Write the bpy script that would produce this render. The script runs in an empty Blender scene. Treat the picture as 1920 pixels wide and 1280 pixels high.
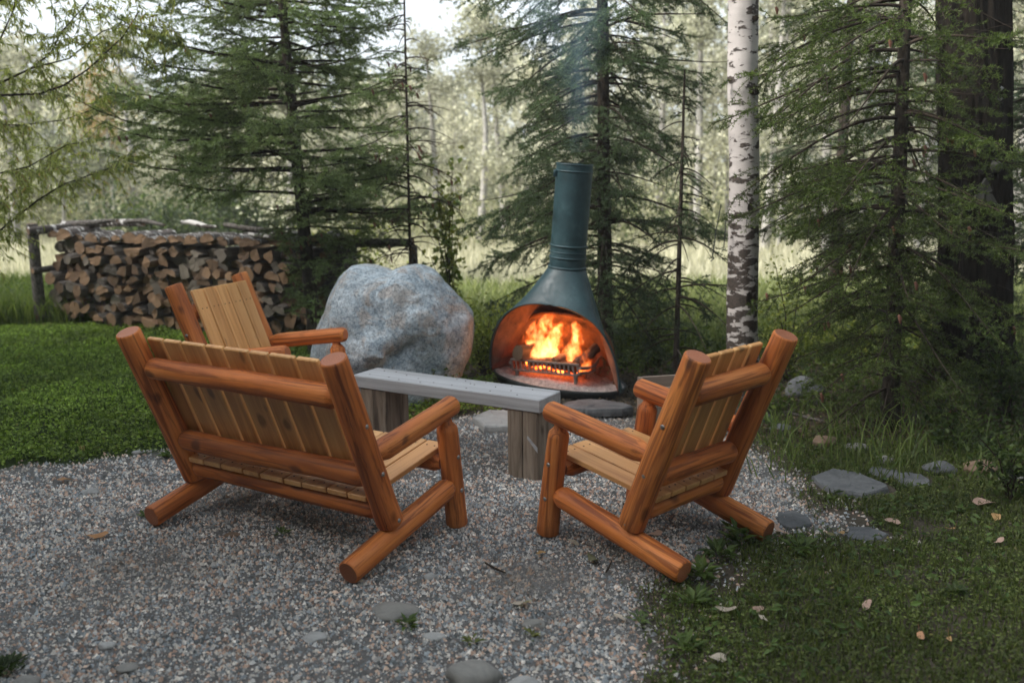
import bpy, math, random
import numpy as np
from mathutils import Vector, Matrix, noise as mnoise
from math import radians, sin, cos, pi

random.seed(7)
RNG = np.random.default_rng(11)
scene = bpy.context.scene
COL = scene.collection

# ------------------------------------------------------------------ camera
F_PX, PITCH, ROLL, CAM_H = 1782.86, 0.188468, -0.0104325, 1.73324
cam_d = bpy.data.cameras.new("camera")
cam = bpy.data.objects.new("camera", cam_d)
COL.objects.link(cam)
_f = Vector((0, cos(PITCH), -sin(PITCH))); _u0 = Vector((0, sin(PITCH), cos(PITCH))); _r0 = Vector((1, 0, 0))
_r = _r0 * cos(ROLL) + _u0 * sin(ROLL); _u = _u0 * cos(ROLL) - _r0 * sin(ROLL)
cam.matrix_world = Matrix(((_r.x, _u.x, -_f.x, 0), (_r.y, _u.y, -_f.y, 0), (_r.z, _u.z, -_f.z, CAM_H), (0, 0, 0, 1)))
cam_d.sensor_width = 36
cam_d.lens = F_PX / 1920 * 36
cam_d.clip_end = 1500
cam_d.clip_start = 0.05
cam_d.dof.use_dof = True
cam_d.dof.focus_distance = 4.7
cam_d.dof.aperture_fstop = 1.8
scene.camera = cam

# ------------------------------------------------------------------ sky and sun (bright haze-thin overcast)
SUN_EL, SUN_AZ = radians(42), radians(-108)      # azimuth clockwise from +y: sun low to the left
world = bpy.data.worlds.new("World")
scene.world = world
world.use_nodes = True
wn, wl = world.node_tree.nodes, world.node_tree.links
wn.clear()
wo = wn.new("ShaderNodeOutputWorld"); bg = wn.new("ShaderNodeBackground"); sky = wn.new("ShaderNodeTexSky")
sky.sky_type = 'NISHITA'; sky.sun_disc = False
sky.sun_elevation = SUN_EL; sky.sun_rotation = SUN_AZ
sky.air_density = 1.0; sky.dust_density = 3.0; sky.ozone_density = 1.5
hs = wn.new("ShaderNodeHueSaturation"); hs.inputs['Saturation'].default_value = 0.45
mx = wn.new("ShaderNodeMix"); mx.data_type = 'RGBA'; mx.inputs[0].default_value = 0.6
mx.inputs[7].default_value = (6.6, 7.2, 7.7, 1)     # even cloud layer
wl.new(sky.outputs[0], hs.inputs['Color']); wl.new(hs.outputs[0], mx.inputs[6]); wl.new(mx.outputs[2], bg.inputs[0])
bg.inputs[1].default_value = 0.088
wl.new(bg.outputs[0], wo.inputs[0])
sun_d = bpy.data.lights.new("sun", 'SUN'); sun_d.energy = 3.5; sun_d.angle = radians(16); sun_d.color = (1, 0.96, 0.92)
sun = bpy.data.objects.new("sun", sun_d); COL.objects.link(sun)
_sd = Vector((sin(SUN_AZ) * cos(SUN_EL), cos(SUN_AZ) * cos(SUN_EL), sin(SUN_EL)))
sun.rotation_euler = _sd.to_track_quat('Z', 'Y').to_euler()
sun.location = _sd * 30
vs = scene.view_settings
vs.view_transform = 'Standard'; vs.look = 'None'; vs.gamma = 1; vs.exposure = 1.33
vs.use_curve_mapping = False
scene.render.engine = 'CYCLES'
cy = scene.cycles
cy.max_bounces = 8; cy.diffuse_bounces = 3; cy.glossy_bounces = 3; cy.transmission_bounces = 4
cy.transparent_max_bounces = 8; cy.volume_bounces = 0
cy.sample_clamp_indirect = 6
cy.use_denoising = True
cy.caustics_reflective = False; cy.caustics_refractive = False

# ------------------------------------------------------------------ helpers
def ray(px, py):
    return _f + _r * ((px - 960) / F_PX) - _u * ((py - 640) / F_PX)
def at_z(px, py, z=0.0):
    d = ray(px, py); t = (z - CAM_H) / d.z
    return Vector((0, 0, CAM_H)) + d * t
def at_y(px, py, y):
    d = ray(px, py); t = y / d.y
    return Vector((0, 0, CAM_H)) + d * t

def smooth01(t):
    t = max(0.0, min(1.0, t)); return t * t * (3 - 2 * t)
def ground_h(x, y):
    h = 0.012 * sin(x * 1.7 + 1) * sin(y * 1.3 + .4)
    h += 0.16 * math.exp(-((x - 3.25) ** 2 / .5 + (y - 6.5) ** 2 / .5))
    h += 0.10 * math.exp(-((x - .35) ** 2 / .35 + (y - 7.05) ** 2 / .25))
    h += 0.05 * smooth01((-x - 1.7) / 1.5) * smooth01((y - 5.4) / 1.2)
    return h
def ground_h_np(x, y):
    h = 0.012 * np.sin(x * 1.7 + 1) * np.sin(y * 1.3 + .4)
    h += 0.16 * np.exp(-((x - 3.25) ** 2 / .5 + (y - 6.5) ** 2 / .5))
    h += 0.10 * np.exp(-((x - .35) ** 2 / .35 + (y - 7.05) ** 2 / .25))
    s = lambda t: np.clip(t, 0, 1) ** 2 * (3 - 2 * np.clip(t, 0, 1))
    return h + 0.05 * s((-x - 1.7) / 1.5) * s((y - 5.4) / 1.2)

def tag(o, label=None, cat=None, group=None, kind=None):
    if label: o["label"] = label
    if cat: o["category"] = cat
    if group: o["group"] = group
    if kind: o["kind"] = kind
    return o
def empty(name, loc=(0, 0, 0), rz=0.0, **kw):
    o = bpy.data.objects.new(name, None); COL.objects.link(o)
    o.location = loc; o.rotation_euler = (0, 0, rz); o.empty_display_size = .1
    return tag(o, **kw)
def copy_tree(o, parent=None):
    c = o.copy(); COL.objects.link(c); c.parent = parent
    for ch in list(o.children): copy_tree(ch, c)
    return c

class MB:
    """collects geometry; build() links it as one mesh object"""
    def __init__(s): s.v = []; s.t = []; s.q = []; s.tm = []; s.qm = []; s.c = []; s.n = 0
    def add(s, V, T=None, Q=None, mi=0, col=(1, 1, 1)):
        V = np.asarray(V, np.float32).reshape(-1, 3); s.v.append(V)
        c = np.asarray(col, np.float32)
        if c.ndim == 1: c = np.tile(c, (len(V), 1))
        s.c.append(c)
        if T is not None and len(T):
            T = np.asarray(T, np.int64).reshape(-1, 3); s.t.append(T + s.n); s.tm.append(np.full(len(T), mi))
        if Q is not None and len(Q):
            Q = np.asarray(Q, np.int64).reshape(-1, 4); s.q.append(Q + s.n); s.qm.append(np.full(len(Q), mi))
        s.n += len(V)
    def mesh(s, name, mats, smooth=True):
        me = bpy.data.meshes.new(name)
        V = np.concatenate(s.v); C = np.concatenate(s.c)
        T = np.concatenate(s.t) if s.t else np.zeros((0, 3), np.int64)
        Q = np.concatenate(s.q) if s.q else np.zeros((0, 4), np.int64)
        mi = np.concatenate(s.tm + s.qm).astype(np.int32)
        me.vertices.add(len(V)); me.vertices.foreach_set("co", V.ravel())
        loops = np.concatenate([T.ravel(), Q.ravel()]).astype(np.int32)
        me.loops.add(len(loops)); me.loops.foreach_set("vertex_index", loops)
        nf = len(T) + len(Q); me.polygons.add(nf)
        st = np.concatenate([np.arange(len(T)) * 3, len(T) * 3 + np.arange(len(Q)) * 4]).astype(np.int32)
        me.polygons.foreach_set("loop_start", st)
        me.polygons.foreach_set("material_index", mi)
        me.polygons.foreach_set("use_smooth", np.full(nf, smooth))
        me.update(calc_edges=True)
        a = me.color_attributes.new("Col", 'FLOAT_COLOR', 'POINT')
        a.data.foreach_set("color", np.concatenate([C, np.ones((len(C), 1), np.float32)], 1).astype(np.float32).ravel())
        for m in (mats if isinstance(mats, (list, tuple)) else [mats]): me.materials.append(m)
        return me
    def build(s, name, mats, parent=None, smooth=True, loc=None):
        o = bpy.data.objects.new(name, s.mesh(name, mats, smooth)); COL.objects.link(o)
        if parent is not None: o.parent = parent
        if loc is not None: o.location = loc
        return o

def norm(a): return a / (np.linalg.norm(a, axis=-1, keepdims=True) + 1e-9)

def tube(mb, pts, rad, seg=8, mi=0, cap=True, capmi=None, rough=0.0, seed=0, col=(1, 1, 1), twist=0):
    pts = np.asarray(pts, float); n = len(pts); rad = np.broadcast_to(np.asarray(rad, float), (n,))
    d = np.gradient(pts, axis=0) if n > 2 else np.repeat((pts[1:] - pts[:1]), 2, 0)
    d = norm(d)
    ref = np.array([0, 0, 1.]) if abs(d[0][2]) < .9 else np.array([1., 0, 0])
    a = norm(np.cross(d, ref)); b = np.cross(d, a)
    th = np.arange(seg) / seg * 2 * pi
    R = rad[:, None] * np.ones(seg)
    if rough:
        rg = np.random.default_rng(seed); R = R * (1 + rough * rg.normal(size=R.shape))
    V = pts[:, None, :] + R[..., None] * (a[:, None, :] * np.cos(th)[None, :, None] + b[:, None, :] * np.sin(th)[None, :, None])
    V = V.reshape(-1, 3)
    i = np.arange(n - 1)[:, None] * seg; j = np.arange(seg)[None]; k = (j + 1) % seg
    Q = np.stack([i + j, i + k, i + seg + k, i + seg + j], -1).reshape(-1, 4)[:, ::-1]
    mb.add(V, Q=Q, mi=mi, col=col)
    if cap:
        for e in (0, n - 1):
            ring = V[e * seg:(e + 1) * seg]; c = pts[e]
            VV = np.vstack([ring, c]); T = np.stack([np.arange(seg), (np.arange(seg) + 1) % seg, np.full(seg, seg)], 1)
            if e != 0: T = T[:, ::-1]
            mb.add(VV, T=T[:, ::-1] if e == 0 else T[:, ::-1], mi=mi if capmi is None else capmi, col=col)

def box(mb, c, s, R=None, mi=0, bev=0.0, col=(1, 1, 1)):
    hx, hy, hz = [k / 2 for k in s]
    if bev <= 0:
        V = np.array([[x, y, z] for x in (-hx, hx) for y in (-hy, hy) for z in (-hz, hz)])
        Q = [[0, 1, 3, 2], [4, 6, 7, 5], [0, 4, 5, 1], [2, 3, 7, 6], [0, 2, 6, 4], [1, 5, 7, 3]]
        T = []
    else:
        b = bev; V = []; idx = {}
        for x in (-1, 1):
            for y in (-1, 1):
                for z in (-1, 1):
                    for ax in range(3):
                        p = [x * (hx - b), y * (hy - b), z * (hz - b)]; p[ax] = (x * hx, y * hy, z * hz)[ax]
                        idx[(x, y, z, ax)] = len(V); V.append(p)
        Q = []; T = []
        V = np.array(V)
        for ax in range(3):
            o1, o2 = [(1, 2), (2, 0), (0, 1)][ax]
            for sg in (-1, 1):
                f = []
                for (u, w) in ((-1, -1), (1, -1), (1, 1), (-1, 1)):
                    k = [0, 0, 0]; k[ax] = sg; k[o1] = u; k[o2] = w; f.append(idx[(k[0], k[1], k[2], ax)])
                Q.append(f if sg > 0 else f[::-1])
        for ax in range(3):
            o1, o2 = [(1, 2), (2, 0), (0, 1)][ax]
            for u in (-1, 1):
                for w in (-1, 1):
                    a = [0, 0, 0]; a[o1] = u; a[o2] = w
                    k0 = a[:]; k0[ax] = -1; k1 = a[:]; k1[ax] = 1
                    f = [idx[(*k0, o1)], idx[(*k1, o1)], idx[(*k1, o2)], idx[(*k0, o2)]]
                    Q.append(f if u * w < 0 else f[::-1])
        for x in (-1, 1):
            for y in (-1, 1):
                for z in (-1, 1):
                    f = [idx[(x, y, z, 0)], idx[(x, y, z, 1)], idx[(x, y, z, 2)]]
                    T.append(f if x * y * z > 0 else f[::-1])
    V = np.asarray(V, float)
    if R is not None: V = V @ np.array(R.to_3x3()).T
    mb.add(V + np.array(c), T=T, Q=Q, mi=mi, col=col)

def frame_between(p0, p1, hint=(0, 0, 1)):
    z = (Vector(p1) - Vector(p0)).normalized(); h = Vector(hint)
    if abs(z.dot(h)) > .95: h = Vector((1, 0, 0))
    x = h.cross(z).normalized(); y = z.cross(x)
    return Matrix((x, y, z)).transposed().to_4x4()

# ------------------------------------------------------------------ materials
def mat(name):
    m = bpy.data.materials.new(name); m.use_nodes = True
    n, l = m.node_tree.nodes, m.node_tree.links
    return m, n, l, n["Principled BSDF"], n["Material Output"]
def nz(n, scale, detail=4, rough=.6, dist=0.0, typ=None):
    x = n.new("ShaderNodeTexNoise"); x.inputs['Scale'].default_value = scale; x.inputs['Detail'].default_value = detail
    x.inputs['Roughness'].default_value = rough; x.inputs['Distortion'].default_value = dist
    return x
def ramp(n, stops):
    r = n.new("ShaderNodeValToRGB"); e = r.color_ramp.elements
    while len(e) > 1: e.remove(e[-1])
    e[0].position = stops[0][0]; e[0].color = (*stops[0][1], 1)
    for p, c in stops[1:]:
        k = e.new(p); k.color = (*c, 1)
    return r
def mapping(n, l, src, scale=(1, 1, 1), loc=(0, 0, 0)):
    m = n.new("ShaderNodeMapping"); m.inputs['Scale'].default_value = scale; m.inputs['Location'].default_value = loc
    l.new(src, m.inputs[0]); return m.outputs[0]
def objvec(n, l, scale, rnd=True):
    tc = n.new("ShaderNodeTexCoord"); v = tc.outputs['Object']
    if rnd:
        oi = n.new("ShaderNodeObjectInfo"); mu = n.new("ShaderNodeMath"); mu.operation = 'MULTIPLY'; mu.inputs[1].default_value = 37.
        l.new(oi.outputs['Random'], mu.inputs[0]); ad = n.new("ShaderNodeVectorMath"); ad.operation = 'ADD'
        l.new(v, ad.inputs[0]); l.new(mu.outputs[0], ad.inputs[1]); v = ad.outputs[0]
    return mapping(n, l, v, scale)
def mixc(n, l, fac, a, b, mode='MIX'):
    m = n.new("ShaderNodeMix"); m.data_type = 'RGBA'; m.blend_type = mode
    for s, x in ((m.inputs[0], fac), (m.inputs[6], a), (m.inputs[7], b)):
        if isinstance(x, (int, float)): s.default_value = x
        elif isinstance(x, tuple): s.default_value = (*x, 1)
        else: l.new(x, s)
    return m.outputs[2]
def bump(n, l, b, h, strength=.3, dist=.01):
    k = n.new("ShaderNodeBump"); k.inputs['Strength'].default_value = strength; k.inputs['Distance'].default_value = dist
    l.new(h, k.inputs['Height']); l.new(k.outputs[0], b.inputs['Normal']); return k
def mathn(n, l, op, a, b=None):
    m = n.new("ShaderNodeMath"); m.operation = op
    for i, x in enumerate((a, b)):
        if x is None: continue
        if isinstance(x, (int, float)): m.inputs[i].default_value = x
        else: l.new(x, m.inputs[i])
    return m.outputs[0]

def wood_mat(name, c_lo, c_mid, c_hi, axis=2, stretch=.07, rough=.42, coat=.25, knots=True, grain=22, bumpi=.15, sat_var=.12, crack=False):
    m, n, l, b, o = mat(name)
    sc = [1, 1, 1]; sc[axis] = stretch
    v = objvec(n, l, tuple(sc))
    g = nz(n, grain, 6, .65, .6); l.new(v, g.inputs[0])
    big = nz(n, 5, 3, .5); l.new(v, big.inputs[0])
    f = mathn(n, l, 'ADD', mathn(n, l, 'MULTIPLY', g.outputs[0], .6), mathn(n, l, 'MULTIPLY', big.outputs[0], .45))
    r = ramp(n, [(.38, c_lo), (.52, c_mid), (.68, c_hi)]); l.new(f, r.inputs[0])
    colr = r.outputs[0]
    if knots:
        sk = [1, 1, 1]; sk[axis] = .55
        vk = objvec(n, l, tuple(sk))
        wob = nz(n, 9, 2, .5); l.new(vk, wob.inputs[0])
        ad = n.new("ShaderNodeVectorMath"); ad.operation = 'MULTIPLY_ADD'; ad.inputs[1].default_value = (.05, .05, .05)
        l.new(wob.outputs['Color'], ad.inputs[0]); l.new(vk, ad.inputs[2])
        vo = n.new("ShaderNodeTexVoronoi"); vo.inputs['Scale'].default_value = 6.5; l.new(ad.outputs[0], vo.inputs[0])
        kr = ramp(n, [(.09, (1, 1, 1)), (.17, (0, 0, 0))]); l.new(vo.outputs['Distance'], kr.inputs[0])
        colr = mixc(n, l, mathn(n, l, 'MULTIPLY', kr.outputs[0], .75), colr, tuple(c * .38 for c in c_lo))
    if crack:
        tc = n.new("ShaderNodeTexCoord"); sp = n.new("ShaderNodeSeparateXYZ"); l.new(tc.outputs['Object'], sp.inputs[0])
        an = mathn(n, l, 'ARCTAN2', sp.outputs[1], sp.outputs[0]); o2 = n.new("ShaderNodeObjectInfo")
        wv = nz(n, 1, 4, .7); l.new(objvec(n, l, (.01, .01, 4.5)), wv.inputs[0])
        d = mathn(n, l, 'ADD', mathn(n, l, 'MULTIPLY', mathn(n, l, 'SUBTRACT', wv.outputs[0], .5), 1.1), an)
        d = mathn(n, l, 'ADD', d, mathn(n, l, 'SUBTRACT', mathn(n, l, 'MULTIPLY', o2.outputs['Random'], 6.28), 3.14))
        d = mathn(n, l, 'ABSOLUTE', mathn(n, l, 'SINE', mathn(n, l, 'MULTIPLY', d, .5)))
        wd = nz(n, 1, 2, .5); l.new(objvec(n, l, (.01, .01, 3.)), wd.inputs[0])
        th = n.new("ShaderNodeMapRange"); th.inputs[1].default_value = .45; th.inputs[2].default_value = .7; th.inputs[3].default_value = 0; th.inputs[4].default_value = .035; l.new(wd.outputs[0], th.inputs[0])
        ck = mathn(n, l, 'LESS_THAN', d, th.outputs[0])
        colr = mixc(n, l, mathn(n, l, 'MULTIPLY', ck, .85), colr, (.03, .012, .005))
        # dark growth streaks
        s2 = nz(n, 1, 4, .6, 1.2); l.new(objvec(n, l, (38, 38, 1.6)), s2.inputs[0])
        sr = ramp(n, [(.40, (.50, .42, .36)), (.50, (1, 1, 1)), (.62, (1.12, 1.15, 1.2))]); l.new(s2.outputs[0], sr.inputs[0])
        colr = mixc(n, l, 1.0, colr, sr.outputs[0], 'MULTIPLY')
    oi = n.new("ShaderNodeObjectInfo"); h = n.new("ShaderNodeHueSaturation")
    mr = n.new("ShaderNodeMapRange"); mr.inputs[3].default_value = 1 - sat_var; mr.inputs[4].default_value = 1 + sat_var
    l.new(oi.outputs['Random'], mr.inputs[0]); l.new(mr.outputs[0], h.inputs['Value']); l.new(colr, h.inputs['Color'])
    l.new(h.outputs[0], b.inputs['Base Color'])
    b.inputs['Roughness'].default_value = rough
    b.inputs['Coat Weight'].default_value = coat; b.inputs['Coat Roughness'].default_value = .35
    bump(n, l, b, g.outputs[0], bumpi, .004)
    return m

M = {}
M['log'] = wood_mat('stained_log_wood', (.22, .050, .009), (.50, .142, .025), (.70, .26, .062), grain=13, coat=.04, rough=.66, crack=True, sat_var=.16)
M['slat'] = wood_mat('stained_pine_board', (.44, .20, .065), (.60, .31, .115), (.70, .40, .17), axis=0, stretch=.06, grain=26, rough=.5, coat=.12, bumpi=.1)
M['slat_up'] = wood_mat('stained_pine_back_board', (.46, .20, .055), (.66, .33, .11), (.76, .43, .17), axis=2, stretch=.06, grain=26, rough=.5, coat=.12, bumpi=.1)
M['slat_edge_lit'] = wood_mat('board_edge_painted_light', (.62, .33, .12), (.78, .45, .18), (.85, .52, .23), axis=2, stretch=.06, grain=26, rough=.5, coat=.12, bumpi=.05, knots=False)  # back-board edges: caught light put into the colour
M['grey_top'] = wood_mat('weathered_grey_board', (.22, .22, .222), (.36, .365, .38), (.48, .49, .51), axis=0, stretch=.04, grain=30, rough=.75, coat=0, bumpi=.5, sat_var=.03, knots=False)
M['grey_leg'] = wood_mat('weathered_timber', (.07, .05, .036), (.21, .162, .12), (.35, .285, .225), axis=2, stretch=.10, grain=26, rough=.85, coat=0, bumpi=.8, sat_var=.08)
M['fire_log'] = wood_mat('burning_wood', (.02, .012, .008), (.09, .05, .03), (.2, .12, .07), axis=2, rough=.9, coat=0, bumpi=.8)

def end_mat(name, c1, c2, sc=55, rough=.6):
    m, n, l, b, o = mat(name)
    tc = n.new("ShaderNodeTexCoord")
    sx = n.new("ShaderNodeSeparateXYZ"); v = objvec(n, l, (1, 1, 0), rnd=False)
    w = n.new("ShaderNodeTexWave"); w.wave_type = 'RINGS'; w.rings_direction = 'Z'
    w.inputs['Scale'].default_value = sc; w.inputs['Distortion'].default_value = 1.4; w.inputs['Detail'].default_value = 3
    w.inputs['Detail Scale'].default_value = 1.5
    l.new(v, w.inputs[0])
    g = nz(n, 12, 4); vv = objvec(n, l, (1, 1, 1)); l.new(vv, g.inputs[0])
    c = mixc(n, l, w.outputs[0], c1, c2)
    c = mixc(n, l, mathn(n, l, 'MULTIPLY', g.outputs[0], .8), c, tuple(k * .45 for k in c1))
    oi = n.new("ShaderNodeObjectInfo"); h = n.new("ShaderNodeHueSaturation")
    mr = n.new("ShaderNodeMapRange"); mr.inputs[3].default_value = .40; mr.inputs[4].default_value = 1.3
    l.new(oi.outputs['Random'], mr.inputs[0]); l.new(mr.outputs[0], h.inputs['Value']); l.new(c, h.inputs['Color'])
    l.new(h.outputs[0], b.inputs['Base Color']); b.inputs['Roughness'].default_value = rough
    bump(n, l, b, g.outputs[0], .4, .01)
    return m
M['log_end'] = end_mat('stained_end_grain', (.50, .17, .07), (.40, .12, .045), 30, .5)
M['cut_end'] = end_mat('split_firewood_end', (.33, .21, .12), (.20, .115, .06), 30, .9)
M['cut_grey'] = end_mat('old_firewood_end', (.26, .225, .18), (.15, .12, .09), 26, .9)

def bark_mat(name, c1, c2, scale=(1, 1, .25), sc=30, bstr=.9, attr=False):
    m, n, l, b, o = mat(name)
    v = objvec(n, l, scale)
    g = nz(n, sc, 6, .7); l.new(v, g.inputs[0])
    r = ramp(n, [(.35, c1), (.65, c2)]); l.new(g.outputs[0], r.inputs[0])
    l.new(r.outputs[0], b.inputs['Base Color']); b.inputs['Roughness'].default_value = .9
    b.inputs['Specular IOR Level'].default_value = .2
    bump(n, l, b, g.outputs[0], bstr, .02)
    return m
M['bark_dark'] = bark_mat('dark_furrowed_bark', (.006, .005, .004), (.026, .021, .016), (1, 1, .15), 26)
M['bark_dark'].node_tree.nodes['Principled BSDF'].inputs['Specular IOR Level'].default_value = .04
M['bark_grey'] = bark_mat('grey_bark', (.06, .052, .045), (.22, .195, .17), (1, 1, .3), 24)
M['bark_spruce'] = bark_mat('spruce_bark', (.02, .016, .012), (.075, .06, .045), (1, 1, .5), 40)
M['twig'] = bark_mat('twig_bark', (.020, .015, .011), (.055, .040, .029), (1, 1, 1), 30, .3)
M['rack_bark'] = bark_mat('rack_pole_bark', (.035, .03, .025), (.22, .20, .18), (1, 1, .5), 45)

def birch_mat(name, white=(.62, .58, .54), dens=.5, rough_low=True):
    m, n, l, b, o = mat(name)
    v1 = objvec(n, l, (1, 1, 2.2), rnd=False)
    a = nz(n, 9, 5, .62, .3); l.new(v1, a.inputs[0])
    v2 = objvec(n, l, (1, 1, 6), rnd=False)
    s = nz(n, 7, 4, .6, .2); l.new(v2, s.inputs[0])
    tc = n.new("ShaderNodeTexCoord"); sp = n.new("ShaderNodeSeparateXYZ"); l.new(tc.outputs['Object'], sp.inputs[0])
    # more dark cracked bark towards the foot of the tree
    mr = n.new("ShaderNodeMapRange"); mr.inputs[1].default_value = .2; mr.inputs[2].default_value = 1.9
    mr.inputs[3].default_value = .15; mr.inputs[4].default_value = 0.0; l.new(sp.outputs[2], mr.inputs[0])
    t = mathn(n, l, 'ADD', a.outputs[0], mr.outputs[0])
    r1 = ramp(n, [(.553, (0, 0, 0)), (.585, (1, 1, 1))]); l.new(t, r1.inputs[0])
    r2 = ramp(n, [(.66, (0, 0, 0)), (.69, (1, 1, 1))]); l.new(s.outputs[0], r2.inputs[0])
    mk = mathn(n, l, 'MAXIMUM', r1.outputs[0], r2.outputs[0])
    w = nz(n, 3, 5, .6); l.new(v1, w.inputs[0])
    wc = ramp(n, [(.3, tuple(k * .72 for k in white)), (.6, white)]); l.new(w.outputs[0], wc.inputs[0])
    dk = nz(n, 60, 3, .6); l.new(v1, dk.inputs[0])
    dc = ramp(n, [(.3, (.018, .015, .012)), (.7, (.085, .062, .048))]); l.new(dk.outputs[0], dc.inputs[0])
    c = mixc(n, l, mk, wc.outputs[0], dc.outputs[0]); l.new(c, b.inputs['Base Color'])
    b.inputs['Roughness'].default_value = .7
    bump(n, l, b, mk, .6, .006)
    return m
M['birch'] = birch_mat('birch_bark', (.50, .46, .43))
M['far_trunk'] = bark_mat('pale_aspen_bark', (.20, .19, .17), (.44, .42, .38), (1, 1, .6), 14, .2)
M['log_birch'] = birch_mat('birch_firewood_bark', (.58, .56, .53))

def leaf_mat(name, trans=.35, rough=.55, tint=(1, 1, 1), spec=.35, ttint=(1.2, 1.3, .75)):
    m, n, l, b, o = mat(name)
    at = n.new("ShaderNodeAttribute"); at.attribute_name = 'Col'
    c = mixc(n, l, 1.0, at.outputs['Color'], tint, 'MULTIPLY')
    l.new(c, b.inputs['Base Color']); b.inputs['Roughness'].default_value = rough
    b.inputs['Specular IOR Level'].default_value = spec
    tr = n.new("ShaderNodeBsdfTranslucent")
    c2 = mixc(n, l, 1.0, c, ttint, 'MULTIPLY'); l.new(c2, tr.inputs[0])
    ms = n.new("ShaderNodeMixShader"); ms.inputs[0].default_value = trans
    l.new(b.outputs[0], ms.inputs[1]); l.new(tr.outputs[0], ms.inputs[2]); l.new(ms.outputs[0], o.inputs[0])
    return m
M['leaf'] = leaf_mat('leaf_blade', .4)
M['far_leaf'] = leaf_mat('far_leaf_blade', .4, .8, spec=.1, ttint=(1.02, 1.04, .92))
M['needle'] = leaf_mat('spruce_needle', .34, .55)
def attr_mat(name, rough=.85, nscale=0, bstr=.3, spec=.3):
    m, n, l, b, o = mat(name)
    at = n.new("ShaderNodeAttribute"); at.attribute_name = 'Col'
    c = at.outputs['Color']
    if nscale:
        v = objvec(n, l, (1, 1, 1), False); g = nz(n, nscale, 6, .7); l.new(v, g.inputs[0])
        r = ramp(n, [(.3, (.6, .6, .6)), (.7, (1.25, 1.25, 1.25))]); l.new(g.outputs[0], r.inputs[0])
        c = mixc(n, l, 1.0, c, r.outputs[0], 'MULTIPLY'); bump(n, l, b, g.outputs[0], bstr, .02)
    l.new(c, b.inputs['Base Color']); b.inputs['Roughness'].default_value = rough; b.inputs['Specular IOR Level'].default_value = spec
    return m
M['pebble'] = attr_mat('gravel_stone', .75)
M['soil'] = attr_mat('ground_soil', .95, 45, 1.0, .1)
M['dry_leaf'] = leaf_mat('dry_leaf_blade', .25, .7)

def rock_mat(name, c1, c2, c3, sc=5, warm=None, bstr=.6):
    m, n, l, b, o = mat(name)
    v = objvec(n, l, (1, 1, 1))
    g = nz(n, sc, 10, .72, .5); l.new(v, g.inputs[0])
    r = ramp(n, [(.32, c1), (.5, c2), (.68, c3)]); l.new(g.outputs[0], r.inputs[0]); c = r.outputs[0]
    if warm:
        w = nz(n, 4.2, 8, .7, 1.0); l.new(v, w.inputs[0])
        wr = ramp(n, [(.52, (0, 0, 0)), (.60, (.62, .62, .62))]); l.new(w.outputs[0], wr.inputs[0])
        c = mixc(n, l, wr.outputs[0], c, warm, 'MIX')
        f = nz(n, 42, 8, .85, 1.2); l.new(v, f.inputs[0])
        fr = ramp(n, [(.40, (.26, .30, .33)), (.48, (.85, .88, .92)), (.58, (1.5, 1.5, 1.48))]); l.new(f.outputs[0], fr.inputs[0])
        c = mixc(n, l, 1.0, c, fr.outputs[0], 'MULTIPLY')
        # pale scratches
        f2 = nz(n, 7, 3, .5, 3.0); l.new(v, f2.inputs[0])
        d = mathn(n, l, 'ABSOLUTE', mathn(n, l, 'SUBTRACT', f2.outputs[0], .5))
        dr = ramp(n, [(.003, (.55, .55, .55)), (.012, (0, 0, 0))]); l.new(d, dr.inputs[0])
        c = mixc(n, l, dr.outputs[0], c, (.55, .55, .53))
    f3 = nz(n, sc * 9, 5, .75); l.new(v, f3.inputs[0])
    h = mathn(n, l, 'ADD', mathn(n, l, 'MULTIPLY', g.outputs[0], 1.), mathn(n, l, 'MULTIPLY', f3.outputs[0], .35))
    l.new(c, b.inputs['Base Color']); b.inputs['Roughness'].default_value = .85
    bump(n, l, b, h, bstr, .03)
    return m
M['boulder'] = rock_mat('lichened_granite', (.17, .215, .25), (.37, .43, .47), (.56, .61, .64), 6, (.37, .30, .245))
M['stone'] = rock_mat('grey_stone', (.13, .125, .115), (.20, .195, .18), (.27, .26, .235), 5, None, .4)
M['slate'] = rock_mat('slate_stone', (.065, .07, .075), (.11, .115, .12), (.17, .175, .18), 7, None, .7)
M['pale_stone'] = rock_mat('pale_stone', (.22, .22, .21), (.31, .31, .30), (.40, .40, .385), 6, None, .3)
M['brown_stone'] = rock_mat('brown_stone', (.11, .075, .05), (.19, .125, .085), (.27, .19, .13), 6, None, .5)

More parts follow.
